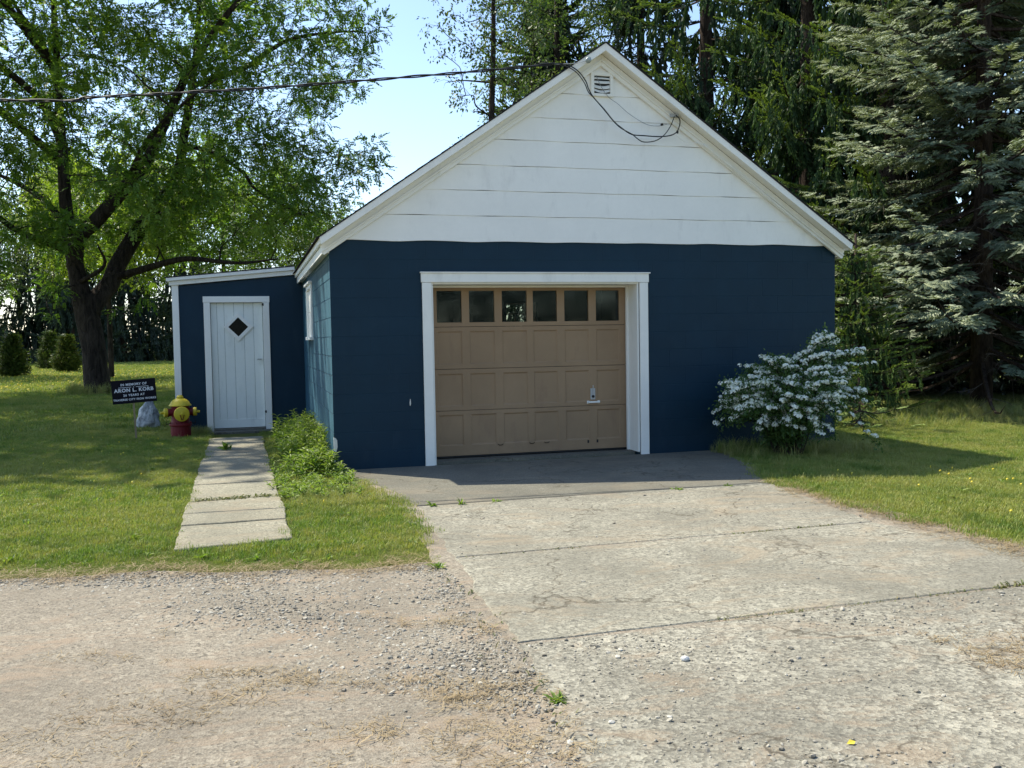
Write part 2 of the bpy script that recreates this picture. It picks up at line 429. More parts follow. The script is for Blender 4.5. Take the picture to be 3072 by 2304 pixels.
S_ = [([(.02, -.005), (.16, -.5), (.34, -1.3), (.45, -2.335), (3.66, -2.30), (3.95, -1.5), (4.2, -.8), (4.50, -.005)], .014, 'apron', [1, 3, 5, 2, 7, 9, 11, 4]),
      ([(.46, -2.36), (.37, -4.185), (3.42, -4.13), (3.68, -2.325)], .012, 'drive', [13, 2, 15, 4]),
      ([(.355, -4.215), (.28, -5.865), (3.62, -5.80), (3.66, -5.0), (3.40, -4.16)], .013, 'drive', [17, 2, 19, 21, 6]),
      ([(.27, -5.90), (.17, -7.2), (-.1, -9.0), (-.3, -14), (12, -14), (12, -6.6), (6, -6.05), (3.7, -5.83)], .012, 'coarse', [23, 25, 27, 2, 4, 6, 29, 8])]
for i, (c, z, m, sd_) in enumerate(S_):
    slab(c, z, M[m], sd_).build('slab', M[m], drive)
# dirt showing between slabs and along the edges
mb = MB()
slab_poly(mb, edge((.06, -.3), (.30, -2.3), 12, .03, 1) + edge((.30, -2.3), (.16, -6.2), 24, .03, 2) + edge((.16, -6.2), (4.0, -6.2), 4, .01, 3) + edge((4.0, -6.2), (3.80, -2.3), 30, .04, 4) + edge((3.80, -2.3), (4.6, -.1), 14, .03, 5) + [(4.6, -.1), (.06, -.01)], -.02, .007, .01)
tag(mb.build('dirt_strip', M['gravel']), kind='structure')

walk = empty('walkway', (-1, 0, 0), None, None); tag(walk, kind='structure')
WJ = [-3.40, -2.58, -1.52, -.54, 1.58, 3.95]
for i in range(5):
    y0, y1 = WJ[i] + .012, WJ[i + 1] - .012
    xl0, xl1 = -1.335 - .008 * i, -1.34 - .012 * i
    xr0, xr1 = -.575 - .018 * i, -.59 - .018 * i
    slab([(xl0, y0), (xr0, y0 + (.12 if i == 0 else .02)), (xr1, y1 + .02), (xl1, y1)], .022 + .004 * (i % 2), M['walk'], [31 + 2 * i, 33 + 2 * i + 10, 55 + 2 * i, 77 + 2 * i], .012).build('slab', M['walk'], walk)

# ------------------------------------------------------------------ garage
W_, H_, D_ = 5.982, 2.40, 7.4
G = empty('garage', (W_ / 2, 0, 0), 'navy blue block garage with white gable and tan overhead door', 'garage')
OX0, OX1, OZ = 1.055, 3.43, 1.965          # door opening
WY0, WY1, WZ0, WZ1 = 2.78, 3.72, 1.42, 2.12  # side window opening
BX0, BX1, BZ0, BZ1 = 3.86, 4.48, 1.35, 2.02  # back window opening
# backing walls (core, set back so that block joints read)
jf, jl = .0016, .0034
mb = MB(); mb.box(.02, OX0, jf, .2, 0, H_); mb.box(OX1, W_, jf, .2, 0, H_); mb.box(OX0, OX1, jf, .2, OZ, H_); mb.build('wall', M['navy'], G)
mb = MB(); mb.box(jl, .2, .2, WY0, 0, H_ + .02); mb.box(jl, .2, WY1, D_, 0, H_ + .02); mb.box(jl, .2, WY0, WY1, 0, WZ0); mb.box(jl, .2, WY0, WY1, WZ1, H_ + .02)
mb.box(jl, .02, .02, .2, 0, H_); mb.build('wall', M['navy'], G)
MB().box(W_ - .2, W_, .2, D_, 0, H_ + .02).build('wall', M['navy'], G)
mb = MB(); y0, y1 = D_ - .2, D_ - .001
mb.box(.2, BX0, y0, y1, 0, H_); mb.box(BX1, W_ - .2, y0, y1, 0, H_); mb.box(BX0, BX1, y0, y1, 0, BZ0); mb.box(BX0, BX1, y0, y1, BZ1, H_)
mb.prism([(0.01, H_ + .001), (W_ - .01, H_ + .001), (W_ / 2, 4.50)], 1, y0, y1); mb.build('wall', M['navy'], G)
MB().box(.2, W_ - .2, .42, D_ - .2, -.02, .03).build('floor', M['apron'], G)
# concrete blocks, 0.4 x 0.2, running bond, on the two faces that show
cache = {}
def block(face, a0, a1, z0, z1, gap, t):
    key = (face, round(a1 - a0, 3), round(z1 - z0, 3), gap)
    w2, h2 = (a1 - a0) / 2 - gap / 2, (z1 - z0) / 2 - gap / 2; c = .003
    if key not in cache:
        P = [(-w2, -h2), (w2, -h2), (w2, h2), (-w2, h2)]; Q = [(p[0] - math.copysign(c, p[0]), p[1] - math.copysign(c, p[1])) for p in P]
        e = .0014 if face == 'f' else .004
        L = [[(*p, t) for p in P], [(*p, e * .7) for p in P], [(*p, 0.0) for p in Q]]
        V = []
        for l in L:
            for (u, v, d) in l: V.append((u, d, v) if face == 'f' else (d, -u, v))
        F = [(8, 9, 10, 11)]
        for r in (0, 4):
            for i in range(4): F.append((r + i, r + (i + 1) % 4, r + 4 + (i + 1) % 4, r + 4 + i))
        me = bpy.data.meshes.new('block'); me.from_pydata(V, [], F); me.materials.append(M['navy']); me.update(); cache[key] = me
    o = bpy.data.objects.new('block', cache[key]); COL.objects.link(o); o.parent = G
    c_ = Vector(((a0 + a1) / 2, random.uniform(-.0006, .0004) if face == 'f' else 0, (z0 + z1) / 2)) if face == 'f' else Vector((random.uniform(-.0015, .0008), (a0 + a1) / 2, (z0 + z1) / 2))
    o.location = c_ - G.location
def course(face, L, row, z0, z1, holes, gap, t, start=0.0):
    a = start - (.2 if row % 2 else 0)
    while a < L - .01:
        b0, b1 = max(a, start), min(a + .4, L)
        segs = [(b0, b1)]
        for (h0, h1, hz0, hz1) in holes:
            if z1 <= hz0 + .01 or z0 >= hz1 - .01: continue
            ns = []
            for s0, s1 in segs:
                if s1 <= h0 or s0 >= h1: ns.append((s0, s1)); continue
                if s0 < h0: ns.append((s0, h0))
                if s1 > h1: ns.append((h1, s1))
            segs = ns
        for s0, s1 in segs:
            if s1 - s0 > .03: block(face, s0, s1, z0, z1, gap, t)
        a += .4
for r in range(12):
    z0, z1 = r * .2, (r + 1) * .2
    course('f', W_, r, z0, z1, [(OX0 - .0, OX1 + .0, 0, OZ + .05)], .004, .015)
    if r >= 0: course('l', 4.93, r + 1, z0, z1, [(WY0 - .02, WY1 + .02, WZ0 - .03, WZ1 + .06)], .006, .012)
# peeled corner showing pale plaster
mb = MB(); mb.prism([(-.003, .22), (.02, .20), (.034, .26), (.031, .33), (.018, .35), (-.003, .36)], 1, -.004, .03); mb.build('bare_patch', M['chip'], G)
mb = MB(); mb.prism([(-.003, .02), (.006, .02), (.010, .12), (.007, .2), (-.003, .2)], 1, -.004, .03); mb.build('bare_patch', M['chip'], G)
mb = MB(); mb.prism([(.80, .665), (.807, .66), (.813, .685), (.811, .725), (.805, .735), (.799, .70)], 1, -.004, .004); mb.build('bare_patch', M['chip'], G)

# gable siding: wide boards with wavy lower edges, each lapping the one below
PK = 4.47
def gx(z): return (PK - z) / (PK - 2.40) * (W_ / 2)
cz = [2.40, 2.67, 2.94, 3.21, 3.49, 3.74, 4.01, 4.24, PK]
for i in range(len(cz) - 1):
    z0, z1 = cz[i] + (.0015 if i else -.004), cz[i + 1] - .0015
    n = 64; V = []; F = []
    ph = random.uniform(0, 6)
    xa0, xb0 = W_ / 2 - gx(max(z0, 2.40)) + (0.002 if i else -.01), W_ / 2 + gx(max(z0, 2.40)) - (0.002 if i else -.01)
    xa1, xb1 = W_ / 2 - gx(min(z1, PK - .01)), W_ / 2 + gx(min(z1, PK - .01))
    for k in range(n + 1):
        t = k / n; x0 = xa0 + (xb0 - xa0) * t; x1 = xa1 + (xb1 - xa1) * t
        wob = .0022 * math.sin(x0 * 6.5 + i * 1.7) + .001 * math.sin(x0 * 15 + i) + (0 if i else .0045 * math.sin(x0 * 7.5))
        wo2 = .0022 * math.sin(x0 * 6.5 + (i + 1) * 1.7) + .001 * math.sin(x0 * 15 + (i + 1))
        V += [(x0, .010, z0 + wob), (x0, -.020, z0 + wob), (x1, -.014, z1 + wo2), (x1, .010, z1 + wo2), (x0, .0101, z0 + wob + .01)]
    for k in range(n):
        a, b = k * 5, (k + 1) * 5
        F += [(a, b, b + 1, a + 1), (a + 1, b + 1, b + 2, a + 2), (a + 2, b + 2, b + 3, a + 3)]
    MB().add(V, F).build('siding_board', M['siding'], G)
MB().prism([(0, H_ + .001), (W_, H_ + .001), (W_ / 2, PK + .02)], 1, .012, .12).build('gable_sheathing', M['wood_in'], G)  # dark backing colour stands in for the shadow lines between boards
# rake trim: frieze board below, crown board above, both sides
ex = .11; s_ = (4.53 - 2.40) / (W_ / 2 + ex)     # roof slope of the top edge
for sgn in (-1, 1):
    cxm = W_ / 2
    def P(d, top):       # d = horizontal distance from the ridge
        return (cxm + sgn * d, 4.53 - s_ * d - top)
    E = W_ / 2 + ex
    poly = [P(0, .075), P(E - .015, .075), P(E - .055, .200), P(0, .205)]
    MB().prism(poly if sgn > 0 else poly[::-1], 1, -.055, -.020).build('rake_board', M['white'], G, bevel=.003)
    poly = [P(0, 0), P(E, 0), P(E - .02, .082), P(0, .082)]
    MB().prism(poly if sgn > 0 else poly[::-1], 1, -.20, -.165).build('crown_board', M['white'], G, bevel=.003)
    poly = [P(0, .020), P(E - .01, .020), P(E - .02, .07), P(0, .07)]
    MB().prism(poly if sgn > 0 else poly[::-1], 1, -.165, -.05).build('rake_soffit', M['white'], G)
    poly = [P(0, .135), P(E - .03, .135), P(E - .037, .158), P(0, .158)]
    MB().prism(poly if sgn > 0 else poly[::-1], 1, -.072, -.0552).build('rake_moulding', M['white'], G, bevel=.003)
    # eave fascia and crown running back
    xo = -ex if sgn < 0 else W_ + ex
    a, b = (xo, xo + .03) if sgn < 0 else (xo - .03, xo)
    MB().box(a, b, -.164, D_ + .1, 2.335, 2.400).build('eave_crown', M['white'], G, bevel=.004)
    a, b = (xo + .03, xo + .055) if sgn < 0 else (xo - .055, xo - .03)
    MB().box(a, b, -.049, D_ + .1, 2.245, 2.335).build('eave_fascia', M['white'], G, bevel=.003)
    a, b = (xo + .055, 0.0) if sgn < 0 else (W_, xo - .055)
    MB().box(a, b, -.019, D_ + .1, 2.262, 2.275).build('soffit', M['white'], G)
# roof deck and shingle courses
mb = MB()
for sgn in (-1, 1):
    E = W_ / 2 + ex + .02
    p = [(W_ / 2, 4.532), (W_ / 2 + sgn * E, 4.532 - s_ * E), (W_ / 2 + sgn * E, 4.538 - s_ * E), (W_ / 2, 4.538)]
    mb.prism(p if sgn < 0 else p[::-1], 1, -.21, D_ + .1)
    p = [(W_ / 2, 4.45), (W_ / 2 + sgn * (E - .1), 4.45 - s_ * (E - .1)), (W_ / 2 + sgn * (E - .1), 4.529 - s_ * (E - .1)), (W_ / 2, 4.529)]
    mb.prism(p if sgn < 0 else p[::-1], 1, .121, D_ + .05)
mb.build('roof', M['roof'], G)
me_sh = None
for sgn in (-1, 1):
    E = W_ / 2 + ex + .02
    nC = int(E / math.cos(math.atan(s_)) / .3) + 1
    for k in range(24):
        d1 = E - k * E / 24 + .012; d0 = max(0, d1 - E / 24 - .03)
        poly = [(W_ / 2 + sgn * d0, 4.539 - s_ * d0), (W_ / 2 + sgn * d1, 4.543 - s_ * d1), (W_ / 2 + sgn * d1, 4.549 - s_ * d1), (W_ / 2 + sgn * d0, 4.543 - s_ * d0)]
        MB().prism(poly if sgn < 0 else poly[::-1], 1, -.212 + random.uniform(-.005, .005), D_ + .12).build('shingle_course', M['roof'], G)

# door surround
mb = MB(); mb.box(.955, OX0 + .0, -.028, -.0015, -.005, 1.958); mb.build('door_trim', M['white'], G, bevel=.003)
mb = MB(); mb.box(3.435, 3.535, -.028, -.0015, -.0, 1.958); mb.build('door_trim', M['white'], G, bevel=.003)
mb = MB(); mb.box(.945, 3.545, -.032, -.0015, 1.960, 2.058); mb.build('door_trim', M['white'], G, bevel=.003)
mb = MB(); mb.box(.935, 3.560, -.045, -.0015, 2.0585, 2.072); mb.build('drip_cap', M['white'], G, bevel=.002)
MB().box(OX0 + .0015, OX0 + .02, -.001, .36, .0, OZ - .002).build('jamb', M['white'], G)
MB().box(OX1 - .02, OX1 - .0015, -.001, .36, .04, OZ - .002).build('jamb', M['white'], G)
MB().box(OX0 + .021, OX1 - .021, -.001, .36, OZ - .022, OZ - .002).build('jamb', M['white'], G)
MB().box(OX1 - .045, OX1 - .021, .25, .285, .04, OZ - .024).build('door_stop', M['white'], G)
MB().box(OX0 + .021, OX0 + .045, .25, .285, .04, OZ - .024).build('door_stop', M['white'], G)
MB().box(OX0 + .046, OX1 - .046, .25, .285, OZ - .045, OZ - .024).build('door_stop', M['white'], G)
# overhead door
gd = bpy.data.objects.new('garage_door', None); COL.objects.link(gd); gd.parent = G; gd.location = Vector((2.25, .3, 0)) - G.location; tag(gd, 'tan panelled overhead door with a row of six windows')
CXS = [(1.17, 1.45), (1.534, 1.824), (1.91, 2.201), (2.272, 2.558), (2.646, 2.938), (3.028, 3.314)]
ROWS = [(.177, .519), (.612, .974), (1.077, 1.442), (1.539, 1.888)]
SEAM = [.062, .566, 1.026, 1.491, 1.95]
DX0, DX1 = 1.080, 3.405
for r in range(4):
    z0, z1 = SEAM[r] + .0025, SEAM[r + 1] - .0025
    mb = MB()
    mb.box(DX0, DX1, .300, .34, z0, ROWS[r][0]); mb.box(DX0, DX1, .300, .34, ROWS[r][1], z1)
    xx = [DX0] + [v for c in CXS for v in c] + [DX1]
    for k in range(0, 14, 2): mb.box(xx[k], xx[k + 1], .3005, .3395, ROWS[r][0] - .0005, ROWS[r][1] + .0005)
    mb.build('door_section', M['tan'], gd)
    for c in CXS:
        if r < 3:
            mb = MB(); x0, x1, a, b = c[0], c[1], ROWS[r][0], ROWS[r][1]; m_ = .014
            V = [(x0, .3015, a), (x1, .3015, a), (x1, .3015, b), (x0, .3015, b), (x0 + m_, .312, a + m_), (x1 - m_, .312, a + m_), (x1 - m_, .312, b - m_), (x0 + m_, .312, b - m_)]
            mb.add(V, [(0, 1, 5, 4), (1, 2, 6, 5), (2, 3, 7, 6), (3, 0, 4, 7), (4, 5, 6, 7)]); mb.box(x0 + .001, x1 - .001, .316, .33, a + .001, b - .001)
            mb.build('door_panel', M['tan'], gd)
        else:
            MB().box(c[0] + .001, c[1] - .001, .318, .322, ROWS[3][0] + .001, ROWS[3][1] - .001).build('window_pane', M['glass'], gd)
MB().box(DX0 + .01, DX1 - .01, .305, .335, .045, .0615).build('weather_strip', M['black'], gd)
MB().box(OX0 + .02, OX1 - .02, .10, .42, .0, .035).build('threshold', M['apron'], G)
mb = MB(); mb.box(2.948, 3.006, .292, .2995, .635, .765); mb.build('lock_plate', M['steel'], gd, bevel=.003)
MB().lathe([(.0, .0), (.016, 0), (.016, .012), (.009, .014), (.0, .014)], 16, (2.977, .2915, .672), (0, -1, 0)).build('keyhole_cylinder', M['black'], gd)
MB().tube([(2.977, .285, .80), (2.977, .285, .70)], .005, 6).build('latch_rod', M['steel'], gd)
mb = MB(); mb.tube([(2.918, .2995, .606), (2.918, .268, .606), (3.048, .268, .606), (3.048, .2995, .606)], .011, 8); mb.box(2.905, 2.932, .294, .2996, .590, .622); mb.box(3.034, 3.061, .294, .2996, .590, .622)
mb.build('pull_handle', M['white'], gd)
for hx in (2.915, 3.028): MB().box(hx - .010, hx + .010, .2988, .2998, .135, .170).build('bolt_hole_shade', M['black'], gd)  # flat black chips stand in for the shade inside the holes
for hx in (1.868, 2.236, 2.412):
    MB().tube([(hx - .03, .296, .172), (hx - .015, .292, .162), (hx + .015, .292, .162), (hx + .03, .296, .172)], .004, 6).build('worn_staple', M['bark'], gd)
# inside: dark clutter edge in front of the back window
mb = MB(); mb.box(3.3, 4.12, 6.3, 6.6, 0.03, 1.45); mb.prism([(3.98, 1.44), (4.35, 1.44), (4.10, 1.72), (4.02, 1.74)], 1, 6.4, 6.5)
mb.build('shelf_clutter', M['wood_in'], G)
bw = bpy.data.objects.new('back_window', None); COL.objects.link(bw); bw.parent = G; bw.location = Vector((4.2, D_, 1.7)) - G.location
mb = MB()
for a, b in ((BX0, BX0 + .03), (BX1 - .03, BX1), (4.06, 4.08), (4.26, 4.28)): mb.box(a, b, D_ - .12, D_ - .08, BZ0, BZ1)
for a, b in ((BZ0, BZ0 + .03), (BZ1 - .03, BZ1), (1.80, 1.82)): mb.box(BX0 + .031, BX1 - .031, D_ - .119, D_ - .081, a, b)
mb.build('sash', M['wood_in'], bw); MB().box(BX0 + .005, BX1 - .005, D_ - .103, D_ - .099, BZ0 + .005, BZ1 - .005).build('pane', M['glass'], bw)

# side window (white, boarded sash)
sw = bpy.data.objects.new('side_window', None); COL.objects.link(sw); sw.parent = G; sw.location = Vector((0, 3.25, 1.75)) - G.location
mb = MB(); mb.box(-.022, .06, WY0 - .015, WY0 + .05, WZ0, WZ1); mb.box(-.022, .06, WY1 - .05, WY1 + .015, WZ0, WZ1); mb.box(-.0215, .06, WY0 + .051, WY1 - .051, WZ1 - .055, WZ1 - .001)
mb.build('window_frame', M['white'], sw, bevel=.003)
MB().box(-.050, .06, WY0 - .04, WY1 + .04, WZ1 + .0, WZ1 + .03).build('drip_cap', M['white'], sw, bevel=.003)
MB().box(-.045, .06, WY0 - .03, WY1 + .03, WZ0 - .045, WZ0 - .001).build('sill', M['white'], sw, bevel=.004)
mb = MB(); mb.box(.006, .03, WY0 + .051, WY1 - .051, WZ0 + .001, 1.755); mb.box(.009, .03, WY0 + .051, WY1 - .051, 1.762, WZ1 - .056)
mb.build('sash', M['white'], sw, bevel=.003)

# gable vent
gv = bpy.data.objects.new('gable_vent', None); COL.objects.link(gv); gv.parent = G; gv.location = Vector((3.0, 0, 4.13)) - G.location
mb = MB(); mb.box(2.875, 2.912, -.045, -.012, 4.000, 4.262); mb.box(3.100, 3.137, -.045, -.012, 4.000, 4.262); mb.box(2.913, 3.099, -.044, -.012, 4.222, 4.262); mb.box(2.913, 3.099, -.044, -.012, 4.000, 4.030)
mb.build('vent_frame', M['white'], gv, bevel=.002)
MB().box(2.913, 3.099, -.020, -.0165, 4.031, 4.221).build('vent_shade_backing', M['black'], gv)  # black sheet painted in for the shade behind the slats
for k, (z, t, sag) in enumerate([(4.196, .02, -.002), (4.158, .03, .004), (4.112, .035, .016), (4.072, .03, .018)]):
    V = []; F = []
    for j in range(9):
        u = j / 8; x = 2.914 + .184 * u; d = -sag * math.sin(u * PI)
        V += [(x, -.022, z + t * .5 + d), (x, -.043, z - t * .5 + d), (x, -.043, z - t * .5 - .004 + d), (x, -.022, z + t * .5 - .004 + d)]
    for j in range(8):
        a, b = 4 * j, 4 * j + 4
        F += [(a, b, b + 1, a + 1), (a + 1, b + 1, b + 2, a + 2), (a + 2, b + 2, b + 3, a + 3), (a + 3, b + 3, b, a)]
    MB().add(V, F).build('vent_slat', M['white'], gv)
MB().lathe([(0, 0), (.03, 0), (.03, .006), (.012, .009), (.012, .02), (0, .02)], 18, (3.02, -.020, 4.338), (0, -1, 0)).build('mounting_plate', M['white'], G)
# insulator and mast fittings
ins = MB(); ins.lathe([(0, -.034), (.018, -.032), (.031, -.018), (.034, 0), (.030, .016), (.018, .028), (0, .031)], 18, (2.765, -.262, 4.315), (.35, -1, .1)); ins.build('insulator', M['porcelain'], G, smooth=True)
MB().tube([(2.765, -.23, 4.315), (2.79, -.202, 4.34)], .007, 8).build('insulator_bracket', M['steel'], G)
MB().box(3.80, 3.89, -.10, -.0725, 3.800, 3.835).build('wire_clamp', M['steel'], G)
def spline(pts, n):
    P = [np.array(p, float) for p in pts]; P = [2 * P[0] - P[1]] + P + [2 * P[-1] - P[-2]]; out = []
    for i in range(1, len(P) - 2):
        for k in range(n):
            t = k / n
            out.append(.5 * ((2 * P[i]) + (P[i + 1] - P[i - 1]) * t + (2 * P[i - 1] - 5 * P[i] + 4 * P[i + 1] - P[i + 2]) * t * t + (3 * P[i] - P[i - 1] - 3 * P[i + 1] + P[i + 2]) * t ** 3))
    out.append(P[-2]); return out
def wire(name, pts, y, r, mat, parent, n=5):
    p3 = [(p[0], p[2] if len(p) > 2 else y, p[1]) for p in pts]
    return MB().tube([tuple(p) for p in spline(p3, n)], r, 6).build(name, mat, parent, smooth=True)
wire('drop_wire', [(2.30, 4.245, -.25), (2.38, 4.258, -.25), (2.54, 4.25, -.245), (2.655, 4.195, -.24), (2.745, 4.105, -.22), (2.80, 4.04, -.16), (2.871, 3.962), (2.994, 3.839), (3.101, 3.719), (3.187, 3.652), (3.313, 3.582), (3.462, 3.573), (3.635, 3.57), (3.77, 3.586), (3.855, 3.626), (3.895, 3.704), (3.896, 3.771), (3.851, 3.815)], -.12, .0065, M['black'], G)
wire('drop_wire', [(2.30, 4.240, -.25), (2.38, 4.248, -.25), (2.53, 4.235, -.24), (2.64, 4.18, -.235), (2.735, 4.085, -.21), (2.80, 4.01, -.15), (2.875, 3.95), (2.99, 3.83), (3.10, 3.71), (3.187, 3.640), (3.313, 3.582), (3.373, 3.539), (3.45, 3.502), (3.584, 3.517), (3.691, 3.578), (3.776, 3.684), (3.828, 3.798)], -.13, .0055, M['black'], G)
wire('thin_wire', [(2.93, 4.22), (2.95, 4.17), (3.0, 4.08), (3.079, 3.985), (3.182, 3.923), (3.319, 3.818), (3.518, 3.716), (3.663, 3.702), (3.771, 3.727)], -.055, .0028, M['grey_wire'], G)
wire('thin_wire', [(3.855, 3.602, -.1), (3.969, 3.538, -.09), (4.10, 3.53, -.09), (4.20, 3.52, -.10)], -.1, .003, M['white'], G)
E = W_ / 2
wire('conduit', [(4.20, 3.52), (4.6, 3.245), (5.2, 2.82), (5.86, 2.345)], -.085, .008, M['white'], G)
MB().lathe([(0, -.02), (.012, -.015), (.014, .01), (0, .02)], 8, (3.868, -.12, 3.632)).build('wire_splice', M['black'], G)
MB().lathe([(0, -.02), (.014, -.012), (.014, .01), (0, .02)], 8, (3.70, -.08, 3.715), (1, 0, .2)).build('wire_splice', M['black'], G)

# overhead service cable
cb = []
for k in range(2):
    pts = []
    base = spline([(-26, -.25, 4.9), (-14, -.25, 3.72), (-8, -.25, 3.50), (-2.933, -.25, 3.60), (-2.154, -.25, 3.666), (-1.335, -.25, 3.753), (-.474, -.25, 3.853), (.714, -.25, 4.011), (1.636, -.25, 4.14), (2.36, -.25, 4.25)], 30)
    for i, p in enumerate(base):
        s = p[0] * 9.0 + k * PI
        pts.append((p[0], p[1] + .008 * math.cos(s), p[2] + .009 * math.sin(s)))
    cb.append(pts)
mb = MB(); mb.tube(cb[0], .0085, 6); mb.tube(cb[1], .0070, 6)
cab = mb.build('overhead_cable', M['black'], smooth=True); tag(cab, 'black twisted service cable running left from the garage peak', 'cable')
wire('messenger_wire', [(2.30, 4.243, -.25), (2.605, 4.271, -.25), (2.742, 4.305, -.255)], -.25, .0035, M['steel'], cab)

# ------------------------------------------------------------------ lean-to shed
SY = 4.94
SH = empty('lean_to_shed', (-.95, SY, 0), 'small navy lean-to shed with white plank door beside the garage', 'shed')
sdp = 3.2
def sztop(x): return 2.20 + (x + 1.90) * (2.41 - 2.235) / 1.84
mb = MB()
mb.prism([(-1.80, 0), (-1.455, 0), (-1.455, sztop(-1.455)), (-1.80, sztop(-1.80))], 1, SY, SY + .15)
mb.prism([(-.505, 0), (-.003, 0), (-.003, sztop(-.003)), (-.505, sztop(-.505))], 1, SY, SY + .15)
mb.prism([(-1.455, 2.0), (-.505, 2.0), (-.505, sztop(-.505)), (-1.455, sztop(-1.455))], 1, SY, SY + .15)
mb.build('wall', M['navy'], SH)
MB().box(-1.885, -1.74, SY + .151, SY + sdp, 0, 2.2).build('wall', M['navy'], SH)
MB().box(-1.739, -.003, SY + sdp - .1, SY + sdp - .001, 0, 2.2).build('wall', M['navy'], SH)
MB().prism([(-1.895, 0), (-1.802, 0), (-1.802, 2.235), (-1.895, 2.225)], 1, SY - .02, SY + .15).build('corner_board', M['white'], SH, bevel=.003)
MB().prism([(-1.93, 2.215), (-.055, 2.385), (-.055, 2.462), (-1.93, 2.278)], 1, SY - .045, SY - .0215).build('fascia', M['white'], SH, bevel=.003)
MB().prism([(-1.965, 2.276), (-.115, 2.448), (-.115, 2.50), (-1.965, 2.325)], 1, SY - .085, SY - .050).build('roof_edge_board', M['white'], SH, bevel=.003)
MB().prism([(-1.98, 2.325), (-.115, 2.502), (-.115, 2.518), (-1.98, 2.340)], 1, SY - .09, SY + sdp + .05).build('roof', M['roof'], SH)
MB().prism([(-1.93, 2.245), (-.06, 2.415), (-.06, 2.44), (-1.93, 2.275)], 1, SY - .049, SY + sdp).build('roof_deck', M['white'], SH)
# door frame
MB().box(-1.455, -1.363, SY - .025, SY + .10, .01, 1.962).build('door_frame', M['white'], SH, bevel=.003)
MB().box(-.602, -.505, SY - .025, SY + .10, .01, 1.962).build('door_frame', M['white'], SH, bevel=.003)
MB().box(-1.462, -.498, SY - .028, SY + .10, 1.963, 2.055).build('door_frame', M['white'], SH, bevel=.003)
MB().box(-1.36, -.605, SY - .05, SY + .15, -.02, .06).build('threshold', M['apron'], SH, bevel=.006)
MB().box(-1.45, -.50, SY - .26, SY - .055, -.02, .035).build('door_step', M['apron'], SH, bevel=.008)
sdoor = bpy.data.objects.new('shed_door', None); COL.objects.link(sdoor); sdoor.parent = SH; sdoor.location = Vector((-.98, SY, 0)) - SH.location
px = [-1.360, -1.270, -1.165, -1.025, -.880, -.742, -.606]
dc = Vector((-.965, 1.595)); dr = .135
for i in range(6):
    MB().box(px[i] + .0015, px[i + 1] - .0015, SY + .040 + .001 * (i % 2), SY + .07, .066, 1.958).build('plank', M['doorwhite'], sdoor, bevel=.003)
MB().box(-1.358, -.608, SY + .032, SY + .0395, .067, .195).build('kick_board', M['doorwhite'], sdoor, bevel=.002)
def diamond(r0, r1, ya, yb):
    mb = MB()
    D = [(0, 1), (1, 0), (0, -1), (-1, 0)]
    for i in range(4):
        a, b = D[i], D[(i + 1) % 4]
        poly = [(dc.x + a[0] * r0, dc.y + a[1] * r0), (dc.x + b[0] * r0, dc.y + b[1] * r0), (dc.x + b[0] * r1, dc.y + b[1] * r1), (dc.x + a[0] * r1, dc.y + a[1] * r1)]
        mb.prism(poly, 1, ya, yb)
    return mb
diamond(.145, .215, SY + .018, SY + .0395).build('window_trim', M['white'], sdoor)
MB().prism([(dc.x, dc.y + .146), (dc.x + .146, dc.y), (dc.x, dc.y - .146), (dc.x - .146, dc.y)], 1, SY + .026, SY + .038).build('diamond_pane', M['darkglass'], sdoor)
MB().box(-.668, -.628, SY + .034, SY + .0395, 1.02, 1.125).build('lock_plate', M['doorwhite'], sdoor, bevel=.002)
MB().tube([(-.645, SY + .035, 1.10), (-.645, SY + .0, 1.10), (-.70, SY - .005, 1.10)], .010, 8).build('handle', M['steel'], sdoor)
for hz in (.30, 1.93): MB().box(-.612, -.585, SY - .030, SY - .0255, hz - .018, hz + .018).build('hinge', M['black'], SH)

# ------------------------------------------------------------------ memorial sign, rock, hydrant
sg = empty('memorial_sign', (-2.40, 4.30, 0), 'black sign with white lettering on a thin stake in the lawn', 'sign', rz=.07)
bd = MB().box(-.285, .295, -.012, .004, -.165, .165).build('sign_board', M['signblack'], None, bevel=.001)
bd.parent = sg; bd.location = (0, 0, .70); bd.rotation_euler = (0, -math.radians(3.2), 0)
def text(s, x, z, size, sp=1.0, off=.0):
    c = bpy.data.curves.new('lettering', 'FONT'); c.body = s; c.size = size; c.align_x = 'CENTER'; c.align_y = 'CENTER'
    c.space_character = sp; c.extrude = .0006; c.offset = off; c.resolution_u = 3
    o = bpy.data.objects.new('lettering', c); COL.objects.link(o)
    dg = bpy.context.evaluated_depsgraph_get(); dg.update()
    me = bpy.data.meshes.new_from_object(o.evaluated_get(dg)); bpy.data.objects.remove(o)
    me.materials.clear(); me.materials.append(M['signwhite'])
    t = bpy.data.objects.new('lettering', me); COL.objects.link(t); t.parent = bd
    t.location = (x, -.0135, z); t.rotation_euler = (PI / 2, 0, 0); return t
text('IN MEMORY OF', .008, .098, .045, 1.12, .0014)
text('ARON L. KORB', .005, .018, .068, 1.14, .0026)
text('26 YEARS AT', .0, -.052, .042, 1.2, .0014)
text('TRAVERSE CITY IRON WORKS', .005, -.112, .037, 1.13, .0013)
def onboard(mb, name, mat):
    o = link(name, mb.mesh(name, mat)); o.parent = bd; return o
onboard(MB().box(-.195, -.025, -.0142, -.0125, .058, .064), 'rule_line', M['signwhite'])
onboard(MB().box(.035, .200, -.0142, -.0125, .058, .064), 'rule_line', M['signwhite'])
onboard(MB().prism([(.005, .052), (.013, .060), (.005, .068), (-.003, .060)], 1, -.0142, -.0125), 'rule_diamond', M['signwhite'])
